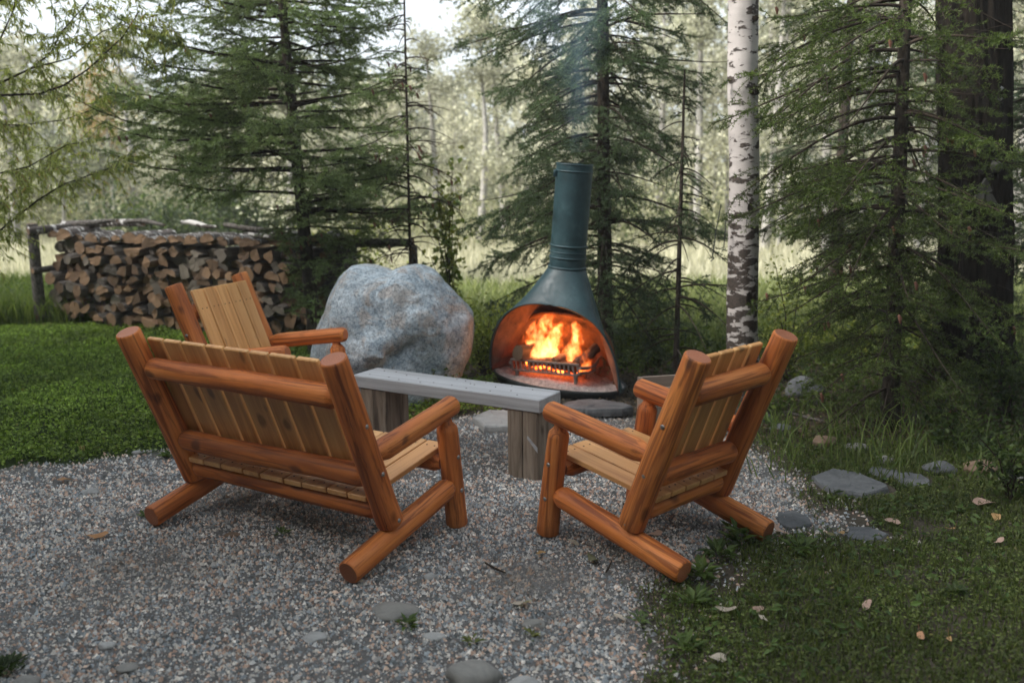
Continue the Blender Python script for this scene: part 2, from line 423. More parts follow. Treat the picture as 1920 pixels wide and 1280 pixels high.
# ------------------------------------------------------------------ ground: one sheet to the horizon, fine near the camera
GRAVEL = [(-9, 1.2), (-6, 5.0), (-3.8, 5.13), (-2.95, 5.22), (-2.6, 5.28), (-2.32, 5.42), (-2.05, 5.62), (-1.55, 6.0), (-1.02, 6.24), (-.72, 6.15),
          (-.37, 6.22), (-.08, 6.3), (.40, 6.40), (.82, 6.25), (1.15, 6.1), (1.30, 5.6), (1.45, 5.0), (1.52, 4.6), (1.42, 4.3), (1.22, 4.2),
          (1.0, 4.05), (.76, 3.8), (.56, 3.66), (.52, 3.3), (.45, 2.95), (.35, 2.3), (.2, 1.0)]
GP = np.array(GRAVEL)
def poly_sd(x, y):
    """signed distance to the gravel patch, positive inside"""
    x = np.asarray(x, float); y = np.asarray(y, float); shp = x.shape; x = x.ravel(); y = y.ravel()
    ins = np.zeros(len(x), bool); dm = np.full(len(x), 1e9)
    for k in range(len(GP)):
        ax, ay = GP[k]; bx, by = GP[(k + 1) % len(GP)]
        c = ((ay > y) != (by > y)) & (x < (bx - ax) * (y - ay) / (by - ay + 1e-12) + ax); ins ^= c
        t = np.clip(((x - ax) * (bx - ax) + (y - ay) * (by - ay)) / ((bx - ax) ** 2 + (by - ay) ** 2), 0, 1)
        dm = np.minimum(dm, np.hypot(x - ax - t * (bx - ax), y - ay - t * (by - ay)))
    return np.where(ins, dm, -dm).reshape(shp)
class ValueNoise:
    def __init__(s, seed): s.g = np.random.default_rng(seed).random((256, 256))
    def __call__(s, x, y, sc=1.0, octv=3):
        out = 0; amp = 1; tot = 0
        for o in range(octv):
            u = np.asarray(x) * sc * 2 ** o + 91.7 * o + 1000; w = np.asarray(y) * sc * 2 ** o + 17.3 * o + 1000
            i = np.floor(u).astype(int); j = np.floor(w).astype(int); fu = u - i; fw = w - j
            fu = fu * fu * (3 - 2 * fu); fw = fw * fw * (3 - 2 * fw)
            g = s.g; a = g[i % 256, j % 256]; b = g[(i + 1) % 256, j % 256]; c = g[i % 256, (j + 1) % 256]; d = g[(i + 1) % 256, (j + 1) % 256]
            out = out + amp * ((a * (1 - fu) + b * fu) * (1 - fw) + (c * (1 - fu) + d * fu) * fw); tot += amp; amp *= .5
        return out / tot
VN = ValueNoise(3); VN2 = ValueNoise(5)
def gravel_sd(x, y):
    return poly_sd(x, y) + (VN(x, y, 3.2, 3) - .5) * .42

def axis_vals(lo, hi, far, step):
    a = list(np.arange(lo, hi + 1e-6, step)); s = step; b = a[-1]; up = []
    while b < far: s *= 1.35; b += s; up.append(b)
    s = step; b = a[0]; dn = []
    while b > -far: s *= 1.35; b -= s; dn.append(b)
    return np.array(dn[::-1] + a + up)
xs = axis_vals(-7, 5.5, 400, .06); ys = axis_vals(1.5, 12, 400, .06)
X, Y = np.meshgrid(xs, ys); Z = ground_h_np(X, Y) + (VN2(X, Y, 9, 2) - .5) * .012
sd = gravel_sd(X, Y)
g_soil = np.array([.085, .072, .055]); g_grav = np.array([.16, .155, .15]); g_grass = np.array([.035, .055, .015]); g_mead = np.array([.38, .37, .22])
t = np.clip(sd / .10 + .5, 0, 1)[..., None]
lawn = np.clip((-X - .9) / 1.0, 0, 1)[..., None] * np.ones(3)
off = g_soil * (1 - lawn) + g_grass * lawn
nn = VN(X, Y, .9, 4)[..., None]
far = np.clip((np.hypot(X * .6, Y) - 11.5) / 2.5, 0, 1)[..., None]
off = off * (.75 + .6 * nn); off = off * (1 - far) + g_mead * (.7 + .6 * nn) * far
col = off * (1 - t) + g_grav * t
nx, ny = len(xs), len(ys)
I = np.arange(ny - 1)[:, None] * nx + np.arange(nx - 1)[None]
Q = np.stack([I, I + 1, I + nx + 1, I + nx], -1).reshape(-1, 4)
mb = MB(); mb.add(np.stack([X, Y, Z], -1).reshape(-1, 3), Q=Q, col=col.reshape(-1, 3))
ground = tag(mb.build("ground", M['soil']), kind='structure')

def scatter(n, x0, x1, y0, y1, rng):
    return rng.uniform(x0, x1, n), rng.uniform(y0, y1, n)
def in_view(x, y, m=.25):
    d = y * cos(PITCH) + CAM_H * sin(PITCH)
    px = np.abs(x) / np.maximum(d, .1)
    pyb = (y * sin(PITCH) * 0 + 1)
    return (px < .5385 + m / np.maximum(y, 1) + .02)

# gravel stones
rng = np.random.default_rng(21)
def gravel():
    mb = MB()
    th = None
    base = np.array([[1, 0, -.45], [-1, 0, -.45], [0, 1, -.45], [0, -1, -.45], [0, 0, 1]], float)
    F = np.array([[0, 2, 4], [2, 1, 4], [1, 3, 4], [3, 0, 4]])
    pal = np.array([[.38, .385, .39], [.22, .25, .28], [.50, .48, .455], [.44, .32, .26], [.11, .125, .135], [.64, .62, .60], [.32, .23, .19], [.27, .31, .345], [.54, .42, .345]])
    pw = np.array([.22, .17, .15, .1, .1, .07, .07, .08, .04]); pw /= pw.sum()
    def put(n, y0, y1, r0, r1):
        x, y = scatter(n, -4.3, 2.2, y0, y1, rng)
        k = in_view(x, y) & ((gravel_sd(x, y) > rng.normal(0, .075, n)) | ((rng.random(n) < .13) & (gravel_sd(x, y) > -.35) & (x > .3)))
        x, y = x[k], y[k]; n = len(x)
        r = rng.uniform(r0, r1, n) * rng.choice([1, 1, 1, 1.35], n)
        V = base[None] * (1 + rng.uniform(-.38, .3, (n, 5, 3)) * .6) + rng.normal(0, .22, (n, 5, 3))
        V *= (r[:, None] * rng.uniform(.7, 1.15, (n, 3)))[:, None, :]
        V[..., 2] *= .8
        a = rng.uniform(0, 2 * pi, n); ca, sa = np.cos(a)[:, None], np.sin(a)[:, None]
        V = np.stack([V[..., 0] * ca - V[..., 1] * sa, V[..., 0] * sa + V[..., 1] * ca, V[..., 2]], -1)
        z = ground_h_np(x, y) + r * rng.uniform(-.1, .4, n)
        V += np.stack([x, y, z], -1)[:, None]
        tone = (.62 + .75 * VN2(x, y, .8, 4))[:, None]; dirt = np.clip((VN(x, y, 1.3, 4) - .52) * 5, 0, 1)[:, None] * .45
        c = pal[rng.choice(len(pal), n, p=pw)] * rng.uniform(.65, 1.3, (n, 1)) * tone * 1.15 * np.array([1.04, 1.0, .945]); c = c * (1 - dirt) + np.array([.20, .16, .12]) * dirt
        C = np.repeat(c, 5, 0)
        T = (F[None] + (np.arange(n) * 5)[:, None, None]).reshape(-1, 3)
        mb.add(V.reshape(-1, 3), T=T, col=C)
    put(68000, 2.3, 3.7, .0058, .0105)
    put(56000, 3.7, 5.0, .0065, .0110)
    put(32000, 5.0, 6.5, .0075, .012)
    o = mb.build("gravel", M['pebble'], smooth=False)
    tag(o, "loose grey and pinkish crushed gravel covering the seating area", "gravel", kind='stuff')
gravel()

# ------------------------------------------------------------------ chairs
def log_obj(name, p0, p1, r0, r1, parent, ten0=0.0, ten1=0.0, seed=0, endmat=True, tr=.6, round0=False, round1=False, mats=None, seg=22):
    p0 = Vector(p0); p1 = Vector(p1); L = (p1 - p0).length; rg = np.random.default_rng(seed)
    zs = list(np.linspace(0, L, max(6, int(L / .06)))); rs = [r0 + (r1 - r0) * z / L for z in zs]
    nzv = rg.normal(0, 1, 8)
    rs = [r * (1 + .014 * nzv[0] * sin(z * 9 + nzv[1]) + .012 * nzv[2] * sin(z * 21 + nzv[3])) for r, z in zip(rs, zs)]
    def endprof(ten, rr, rnd):
        if ten > 0:   # conical shoulder down to a tenon
            return [(0, rr * tr), (ten * .55, rr * (tr + .12)), (ten, rr * .93), (ten * 1.35, rr)]
        c = .007 if not rnd else .018
        return [(0, rr - c), (c * .45, rr - c * .35), (c * 1.1, rr)]
    e0 = endprof(ten0, rs[0], round0); e1 = endprof(ten1, rs[-1], round1)
    a = e0[-1][0]; b = e1[-1][0]
    prof = e0 + [(z, r) for z, r in zip(zs, rs) if a + .01 < z < L - b - .01] + [(L - z, r) for z, r in e1[::-1]]
    mb = MB(); pts = np.array([[.004 * nzv[4] * sin(z * 5 + nzv[5]), .004 * nzv[6] * sin(z * 4 + nzv[7]), z] for z, r in prof])
    tube(mb, pts, [r for z, r in prof], seg=seg, mi=0, capmi=1)
    o = mb.build(name, mats or [M['log'], M['log_end']], parent)
    o.matrix_local = Matrix.Translation(p0) @ frame_between(p0, p1, (1, 0, 0) if abs((p1 - p0).normalized().x) < .7 else (0, 1, 0))
    return o

m_bolt, n_, l_, b_, o_ = mat('steel_bolt'); b_.inputs['Base Color'].default_value = (.3, .29, .27, 1); b_.inputs['Metallic'].default_value = .9; b_.inputs['Roughness'].default_value = .4
m_hole, n_, l_, b_, o_ = mat('screw_hole'); b_.inputs['Base Color'].default_value = (.04, .02, .01, 1); b_.inputs['Roughness'].default_value = .8

def bolt(p, d, parent):
    mb = MB(); tube(mb, [(0, 0, -.004), (0, 0, .002), (0, 0, .0035)], [.0105, .0105, .008], seg=12)
    tube(mb, [(0, 0, .0036), (0, 0, .006)], [.005, .004], seg=6)
    o = mb.build("bolt", m_bolt, parent); o.matrix_local = Matrix.Translation(p) @ frame_between(p, Vector(p) + Vector(d)); return o

def board(name, size, M4, mats, parent, screws, edge=None):
    """board: centre at origin, long axis index given by size; screws on +normal face (local z for seat, local x for back)"""
    mb = MB(); box(mb, (0, 0, 0), size, bev=.003 if edge is None else .0045)
    if edge is not None:      # side edges and chamfers painted lighter, standing in for light they catch
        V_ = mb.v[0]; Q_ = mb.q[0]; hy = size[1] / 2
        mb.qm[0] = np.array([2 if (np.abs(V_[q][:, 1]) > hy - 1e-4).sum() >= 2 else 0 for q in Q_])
    for (x, y, z, nrm) in screws:
        p = np.array([x, y, z]); d = np.array(nrm) * .0012
        tube(mb, [p - d * 2, p + d], [.0042, .0042], seg=8, mi=1)
    o = mb.build(name, mats, parent, smooth=False); o.matrix_local = M4
    return o

XPB, ZPB, XPT, ZPT = -.427, .182, -.741, .9696
POSTD = Vector((XPT - XPB, 0, ZPT - ZPB)); POSTL = POSTD.length; PU = POSTD.normalized()
PF = Vector((PU.z, 0, -PU.x))                    # forward normal of the back plane
def on_post(t, y=0.0, fwd=0.0):
    return Vector((XPB, y, ZPB)) + POSTD * t + PF * fwd
def build_chair(name, W, back_w, seat_w, loc, yaw, label, cat, seed):
    root = empty(name, loc, yaw, label=label, cat=cat, group="stained log seats around the fireplace")
    h = W / 2
    for k, s in enumerate((1, -1)):
        y = s * h; sd = seed * 100 + k * 10
        log_obj("back_post", on_post(0, y), on_post(1.0, y), .060, .0575, root, seed=sd)
        log_obj("front_leg", (.077, y, 0.0), (.002, y, .555), .053, .050, root, ten1=.05, seed=sd + 1, tr=.45)
        log_obj("armrest", on_post(.40, y, .045), (.079, y, .601), .050, .049, root, ten0=.05, seed=sd + 2, round1=True, tr=.7)
        log_obj("skid", (-.705, y, .054), (.012, y, .213), .0535, .052, root, seed=sd + 3, ten1=.022, tr=.72)
        for t in (.03, .33, .62): bolt(on_post(t, y + s * .0575), (0, s, 0), root)
        for z in (.19, .36): bolt(Vector((.077 - .075 * z / .555, y + s * .0505, z)), (0, s, 0), root)
    def rail(nm, p, r, sd):
        p = Vector(p)
        log_obj(nm, p + Vector((0, h - .035, 0)), p + Vector((0, -h + .035, 0)), r, r * 1.02, root, ten0=.03, ten1=.03, seed=sd, tr=.66)
    rail("top_rail", on_post(.774), .051, seed * 100 + 50)
    rail("middle_rail", on_post(.287), .050, seed * 100 + 51)
    rail("seat_rail", (-.448, 0, .245), .048, seed * 100 + 52)
    rail("seat_rail", (.018, 0, .325), .045, seed * 100 + 53)
    # seat boards run front to back
    a = Vector((-.51, 0, .301)); b = Vector((.085, 0, .388)); L = (b - a).length; ang = math.atan2(b.z - a.z, b.x - a.x)
    tot = sum(seat_w) + .008 * (len(seat_w) - 1); y = tot / 2
    for w in seat_w:
        c = (a + b) / 2; yc = y - w / 2; y -= w + .008
        Mx = Matrix.Translation((c.x, yc, c.z + random.uniform(-.001, .001))) @ Matrix.Rotation(-ang + random.uniform(-.003, .003), 4, 'Y')
        sc = [(sx * (L / 2 - dx), dy, .0125, (0, 0, 1)) for sx, dx in ((-1, .04), (1, .05)) for dy in (-w * .22, w * .22)]
        board("seat_slat", (L, w, .025), Mx, [M['slat'], m_hole], root, sc)
    gap = .013 if len(back_w) < 6 else .015; tot = sum(back_w) + gap * (len(back_w) - 1); y = tot / 2
    Rb = Matrix((PF, Vector((0, 1, 0)), PU)).transposed().to_4x4()     # local x forward, z up the back
    t0, t1 = .195, .925
    for i, w in enumerate(back_w):
        yc = y - w / 2; y -= w + gap
        c = on_post((t0 + t1) / 2, yc, .062 + random.uniform(-.001, .0015)); Lb = POSTL * (t1 - t0)
        sc = []
        for tt in (.774, .287):
            zz = (tt - (t0 + t1) / 2) * POSTL
            for dy in (-w * .22, w * .22): sc.append((.0125, dy, zz, (1, 0, 0)))
        board("back_slat", (.025, w, Lb), Matrix.Translation(c) @ Rb, [M['slat_up'], m_hole, M['slat_edge_lit']], root, sc, edge=1)
    return root
chair = build_chair("log_armchair", .642, [.096] * 5, [.103, .096, .100, .094, .103], (.450, 4.397, .004), 2.3253,
    "orange log armchair seen from behind on the gravel edge, its skid ends in the weeds", "armchair", 1)
love = build_chair("log_loveseat", 1.2516, [.10, .105, .142, .105, .142, .105, .142, .118, .112], [.10, .112, .142, .105, .142, .105, .142, .112, .102],
    (-.8477, 4.6227, .004), 1.0167, "wide two-seat orange log bench with nine back boards, turned towards the fire", "loveseat", 2)
chair2 = copy_tree(chair)
chair2["label"] = "log armchair behind the wide loveseat, showing the pale front of its back boards"
chair2.location = (-1.2878, 5.8831, .02); chair2.rotation_euler = (0, 0, -.3870)

# ------------------------------------------------------------------ coffee bench of weathered timber
def build_bench():
    p = Vector((.145, 4.945, 0)); q = Vector((-.968, 5.609, 0)); d = (q - p).normalized(); L = (q - p).length
    yaw = math.atan2(-d.y, -d.x)   # local +x points to the near right end
    mid = (p + q) / 2; nrm = Vector((-sin(yaw), cos(yaw), 0)); Wd = .243
    c = mid + nrm * Wd / 2
    root = empty("timber_bench", (c.x, c.y, 0), yaw, label="low weathered grey timber bench with a thick plank top between the seats and the fire", cat="bench")
    mb = MB(); ztop, th = .468, .074
    box(mb, (0, 0, 0), (L, Wd, th), bev=.005)
    rg = random.Random(5)
    for x in np.arange(-L / 2 + .06, L / 2, .13):
        for y in (-.07, .01, .08):
            if rg.random() < .75:
                px_, py_ = x + rg.uniform(-.05, .05), y + rg.uniform(-.02, .02)
                tube(mb, [(px_, py_, th / 2 - .002), (px_, py_, th / 2 + .0012)], [.0048, .0048], seg=7, mi=1)
    o = mb.build("bench_top", [M['grey_top'], m_hole], root, smooth=False); o.location = (0, 0, ztop - th / 2)
    for k, xc in enumerate((L / 2 - .018 - .096, -L / 2 + .05 + .096)):
        for j, xx in enumerate((-.049, .0485)):
            mb = MB(); hh = ztop - th
            box(mb, (0, 0, 0), (.094, .225, hh), bev=.004)
            if k == 0 and j == 1:  # pale repair wedge let into the face
                V = np.array([[-.02, -.1135, .045], [.046, -.1135, -.03], [.046, -.1135, .0], [-.016, -.1135, .06],
                              [-.02, -.11, .045], [.046, -.11, -.03], [.046, -.11, .0], [-.016, -.11, .06]])
                mb.add(V, Q=[[0, 1, 2, 3], [0, 4, 5, 1], [3, 2, 6, 7]], mi=1)
            o = mb.build("leg", [M['grey_leg'], M['grey_top']], root, smooth=False); o.location = (xc + xx, 0, hh / 2)
build_bench()

# ------------------------------------------------------------------ cone fireplace
def paint_mat():
    m, n, l, b, o = mat('green_enamel_steel')
    v = objvec(n, l, (1, 1, 1), False); g = nz(n, 5, 6, .65); l.new(v, g.inputs[0]); g2 = nz(n, 30, 5, .7); l.new(v, g2.inputs[0])
    r = ramp(n, [(.3, (.012, .034, .040)), (.55, (.024, .062, .072)), (.75, (.060, .115, .128))]); l.new(g.outputs[0], r.inputs[0])
    l.new(r.outputs[0], b.inputs['Base Color'])
    rr = ramp(n, [(.3, (.38, .38, .38)), (.7, (.62, .62, .62))]); l.new(g2.outputs[0], rr.inputs[0]); l.new(rr.outputs[0], b.inputs['Roughness'])
    b.inputs['Specular IOR Level'].default_value = .5
    bump(n, l, b, g2.outputs[0], .08, .004)
    return m
M['enamel'] = paint_mat()
def plain(name, c, rough=.8, metal=0, sc=18, var=.5, bstr=.4):
    m, n, l, b, o = mat(name)
    v = objvec(n, l, (1, 1, 1)); g = nz(n, sc, 6, .7); l.new(v, g.inputs[0])
    r = ramp(n, [(.3, tuple(k * (1 - var) for k in c)), (.7, tuple(k * (1 + var) for k in c))]); l.new(g.outputs[0], r.inputs[0])
    l.new(r.outputs[0], b.inputs['Base Color']); b.inputs['Roughness'].default_value = rough; b.inputs['Metallic'].default_value = metal
    bump(n, l, b, g.outputs[0], bstr, .01)
    return m
M['rust'] = plain('rusted_steel_inside', (.16, .075, .045), .9, sc=12, var=.6)
M['liner'] = plain('heat_stained_liner', (.21, .09, .04), .85, sc=7, var=.85)
M['iron'] = plain('cast_iron_grate', (.16, .13, .115), .7)
M['ash'] = plain('pale_ash', (.36, .32, .30), 1.0, sc=40, var=.55, bstr=1.)
M['pan'] = plain('black_steel_pan', (.018, .024, .024), .6)
def ember_mat():
    m, n, l, b, o = mat('glowing_ember')
    v = objvec(n, l, (1, 1, 1)); g = nz(n, 22, 5, .7); l.new(v, g.inputs[0])
    r = ramp(n, [(.42, (0, 0, 0)), (.55, (1., .10, .01)), (.7, (1, .35, .06))]); l.new(g.outputs[0], r.inputs[0])
    b.inputs['Base Color'].default_value = (.03, .02, .015, 1)
    l.new(r.outputs[0], b.inputs['Emission Color']); b.inputs['Emission Strength'].default_value = 4.0
    return m
M['ember'] = ember_mat()

STOVE = Vector((.345, 6.93, 0)); SYAW = radians(-25); SZ = .125
def build_stove():
    root = empty("cone_fireplace", (STOVE.x, STOVE.y, SZ), 0, label="dark green steel cone fireplace with a tall flue pipe and arched open mouth", cat="fireplace")
    root.rotation_euler = (0, radians(4.6), SYAW)
    # local: mouth faces -y
    NT = 96
    def rim(u):
        """closed rim; u in [0,1): first half = arch over the mouth (left foot -> right foot), second half = back of base"""
        if u < .5:
            a = pi * (u / .5); xx = -cos(a); zz = max(0, sin(a))
            x = .515 * (abs(xx) ** .80) * (1 if xx > 0 else -1); z = .60 * zz ** .88
            y = -.10 - .17 * zz ** .8
            return np.array([x, y, z])
        a = pi * ((u - .5) / .5)
        return np.array([.515 * cos(a), -.10 * (1 - sin(a)) + .36 * sin(a), 0.0])
    def neck(u):
        if u < .5: a = pi + pi * (u / .5)
        else: a = pi * ((u - .5) / .5)
        return np.array([.137 * cos(a), .137 * sin(a), .835])
    us = np.arange(NT) / NT; NS = 16
    rows = []
    for s in np.linspace(0, 1, NS):
        k = s ** .95
        ring = []
        for u in us:
            a, b = rim(u), neck(u)
            bow = .10 * sin(pi * s) ** 1.0
            p = a * (1 - k) + b * k
            h = p[2]
            rad = np.array([p[0], p[1], 0]); ctr = .045 * sin(pi * s)      # concave flare
            wfront = 1.0 if u < .5 else .5
            p = p - rad * ctr * wfront
            ring.append(p)
        rows.append(ring)
    V = np.array(rows).reshape(-1, 3)
    i = np.arange(NS - 1)[:, None] * NT; j = np.arange(NT)[None]; k = (j + 1) % NT
    Qd = np.stack([i + j, i + k, i + NT + k, i + NT + j], -1).reshape(-1, 4)
    nrm = np.zeros_like(V)
    mb = MB(); mb.add(V, Q=Qd, mi=0)
    # inner skin, shrunk
    Vi = V.copy(); Vi[:, :2] *= .975; Vi[:, 2] -= .006 * (V[:, 2] > .01)
    mb.add(Vi, Q=Qd[:, ::-1], mi=1)
    # rim joining both skins
    j = np.arange(NT); k = (j + 1) % NT
    mb.add(np.vstack([V[:NT], Vi[:NT]]), Q=np.stack([j, NT + j, NT + k, k], 1), mi=2)
    hood = mb.build("hood", [M['enamel'], M['rust'], M['pan']], root)
    # rolled lip along the mouth
    mb = MB(); tube(mb, [rim(u) * np.array([1, 1, 1]) + np.array([0, -.002, 0]) for u in np.linspace(.004, .496, 60)], .0065, seg=6); mb.build("lip", M['enamel'], root)
    # flue pipe
    mb = MB(); zs = [.825, 1.60, 1.60, 1.60]
    tube(mb, [(0, 0, .82), (0, 0, 1.2), (0, 0, 1.575)], [.131, .131, .131], seg=40, cap=False)
    tube(mb, [(0, 0, 1.575), (0, 0, 1.2), (0, 0, .9)], [.126, .126, .126], seg=40, cap=False)
    th = np.arange(40) / 40 * 2 * pi
    ro = np.stack([.131 * np.cos(th), .131 * np.sin(th), np.full(40, 1.575)], 1); ri = ro * np.array([.962, .962, 1])
    jj = np.arange(40); kk = (jj + 1) % 40; mb.add(np.vstack([ro, ri]), Q=np.stack([jj, kk, 40 + kk, 40 + jj], 1))
    mb.build("flue_pipe", M['enamel'], root)
    for z, r, hh in ((.842, .141, .010), (.915, .1375, .006), (.955, .1345, .004), (1.00, .1385, .007), (1.53, .1365, .006), (1.578, .134, .006)):
        mb = MB(); a = [(0, 0, z - hh), (0, 0, z - hh * .5), (0, 0, z + hh * .5), (0, 0, z + hh)]
        tube(mb, a, [.1312, r, r, .1312], seg=40, cap=False); mb.build("pipe_band", M['enamel'], root)
    # collar below the cap band: small clamp
    mb = MB(); box(mb, (-.10, -.098, 1.51), (.035, .012, .05), Matrix.Rotation(radians(45), 4, 'Z'), bev=.003); box(mb, (-.104, -.102, 1.495), (.012, .012, .02), bev=.002)
    mb.build("clamp", M['enamel'], root)
    # base pan
    mb = MB(); rr = []
    NB = 56
    for z, s in ((-.105, .80), (-.085, .90), (-.01, .985), (.012, 1.0), (.012, .975), (-.02, .95)):
        for t_ in range(NB):
            a = 2 * pi * t_ / NB; x = .517 * cos(a); y = .37 * sin(a) if sin(a) > 0 else .335 * sin(a)
            rr.append([x * s, (y - .0) * s, z])
    i = np.arange(5)[:, None] * NB; j = np.arange(NB)[None]; k = (j + 1) % NB
    mb.add(rr, Q=np.stack([i + j, i + k, i + NB + k, i + NB + j], -1).reshape(-1, 4))
    cidx = len(rr)
    mb.add(np.vstack([rr[:NB], [[0, 0, -.105]]]), T=np.stack([(np.arange(NB) + 1) % NB, np.arange(NB), np.full(NB, NB)], 1))
    mb.build("base_pan", M['pan'], root)
    # ash bed
    rg = np.random.default_rng(4); mb = MB(); n = 40
    gx, gy = np.meshgrid(np.linspace(-.51, .51, n), np.linspace(-.34, .36, n))
    kk = np.hypot(gx / .505, np.where(gy > 0, gy / .36, gy / .327))
    s = np.where(kk > 1, 1 / np.maximum(kk, 1e-6), 1); gx, gy = gx * s, gy * s
    gz = .002 + .03 * np.clip(1 - kk, 0, 1) + rg.normal(0, .005, gx.shape)
    I = np.arange(n - 1)[:, None] * n + np.arange(n - 1)[None]
    mb.add(np.stack([gx, gy, gz], -1).reshape(-1, 3), Q=np.stack([I, I + 1, I + n + 1, I + n], -1).reshape(-1, 4))
    mb.build("ash_bed", M['ash'], root)
    # inner liner: arched niche set back from the mouth
    mb = MB(); R_ = []; NA = 40; NR = 9
    for r in range(NR):
        f = r / (NR - 1); yy = .07 + .20 * f; sc = 1 - .50 * max(0, f) ** 2.4
        for t_ in range(NA):
            a = pi * t_ / (NA - 1); xx = -cos(a); x = (.40 * (abs(xx) ** .72) * (1 if xx > 0 else -1)) * sc; z = (.475 * max(0, sin(a)) ** .62) * (1 - .35 * f ** 2)
            R_.append([x, yy - .03 * sin(a), z])
    i = np.arange(NR - 1)[:, None] * NA; j = np.arange(NA - 1)[None]
    mb.add(R_, Q=np.stack([i + j, i + j + 1, i + NA + j + 1, i + NA + j], -1).reshape(-1, 4))
    last = np.array(R_[-NA:]); cc = last.mean(0); cc[1] += .02
    mb.add(np.vstack([last, cc]), T=np.stack([np.arange(NA - 1), np.arange(1, NA), np.full(NA - 1, NA)], 1))
    # front lip of liner
    a0 = np.array(R_[:NA]); a1 = a0 * np.array([1.04, 1, 1.03]) + np.array([0, .004, 0])
    j = np.arange(NA - 1); mb.add(np.vstack([a0, a1]), Q=np.stack([j, j + 1, NA + j + 1, NA + j], 1))
    mb.build("fire_liner", M['liner'], root)
    return root
stove = build_stove()
bpy.context.view_layer.update()
SM = Matrix.Translation((STOVE.x, STOVE.y, SZ)) @ Matrix.Rotation(SYAW, 4, 'Z') @ Matrix.Rotation(radians(4.6), 4, 'Y')
def sw(p): return SM @ Vector(p)

def build_grate():
    root = empty("fire_grate", sw((0, 0, .03)), SYAW, label="slotted cast iron basket grate standing in the ash inside the fireplace", cat="grate")
    # local coordinates relative to the ash level
    y0 = -.165; x0, x1 = -.32, .225; z0, z1 = .045, .125
    mb = MB(); box(mb, ((x0 + x1) / 2, y0, z1), (x1 - x0, .016, .016), bev=.003); mb.build("top_bar", M['iron'], root, smooth=False)
    mb = MB(); box(mb, ((x0 + x1) / 2, y0 + .012, z0), (x1 - x0 - .02, .016, .014), bev=.003); mb.build("bottom_bar", M['iron'], root, smooth=False)
    sh = MB(); box(sh, (0, 0, 0), (.0125, .011, z1 - z0 - .012), Matrix.Rotation(.12, 4, 'X') @ Matrix.Rotation(-.10, 4, 'Y'), bev=.002); me = sh.mesh("grate_bar", M['iron'], False)
    for x in np.linspace(x0 + .012, x1 - .012, 16):
        o = bpy.data.objects.new("grate_bar", me); COL.objects.link(o); o.parent = root; o.location = (x, y0 + .006, (z0 + z1) / 2)
    for s, x in ((-1, x0), (1, x1)):
        mb = MB(); pts = [(x, y0, .10), (x + .03 * s, y0 + .10, .085), (x + .05 * s, y0 + .20, .09), (x + .06 * s, y0 + .25, .13)]
        tube(mb, pts, [.014, .013, .012, .008], seg=8); tube(mb, [(a, b, c - .035) for a, b, c in pts[:3]], .010, seg=6)
        mb.build("side_rail", M['iron'], root)
    for x in (x0 + .05, x1 - .03):
        for y in (y0 + .01, y0 + .21):
            mb = MB(); tube(mb, [(x, y, -.02), (x, y, .02), (x, y, .05)], [.013, .015, .020], seg=10); mb.build("leg", M['iron'], root)
    for y in np.linspace(y0 + .05, y0 + .24, 5):
        mb = MB(); tube(mb, [(x0, y, z0), (x1, y, z0)], .008, seg=6); mb.build("cross_bar", M['iron'], root)
build_grate()

def fire_log(p0, p1, r, label, seed):
    rg = np.random.default_rng(seed); p0, p1 = sw(p0), sw(p1); L = (p1 - p0).length
    mb = MB(); zs = np.linspace(0, L, 7); tube(mb, [(rg.normal(0, .004), rg.normal(0, .004), z) for z in zs], r * (1 + rg.normal(0, .05, 7)), seg=12, rough=.08, seed=seed, capmi=1)
    o = mb.build("burning_log", [M['fire_log'], M['cut_end']]); o.matrix_world = Matrix.Translation(p0) @ frame_between(p0, p1)
    tag(o, label, "burning log", "logs burning in the grate")
fire_log((-.27, -.17, .185), (-.17, .08, .19), .058, "round pale log end at the left side of the flames", 1)
fire_log((-.20, -.10, .13), (.18, -.12, .14), .038, "charred log lying across the front of the iron grate", 2)
fire_log((.02, -.15, .165), (.10, .10, .19), .042, "split log in the middle of the fire with its end towards the seats", 3)
fire_log((.16, -.08, .15), (.27, .05, .27), .038, "blackened log leaning up at the right side of the flames", 4)
fire_log((-.16, .03, .14), (.20, .02, .15), .042, "charred log at the back of the grate under the tallest flames", 5)
rg = np.random.default_rng(8)
mb = MB()
for k in range(70):
    c = sw((rg.uniform(-.23, .19), rg.uniform(-.15, .06), rg.uniform(.085, .115))); r = rg.uniform(.010, .022)
    tube(mb, [c - Vector((r, 0, 0)), c, c + Vector((r, r * .3, r * .3))], [r * .6, r, r * .5], seg=6, rough=.15, seed=k)
tag(mb.build("embers", M['ember'], smooth=False), "glowing orange embers heaped behind the bars of the grate", "embers", kind='stuff')

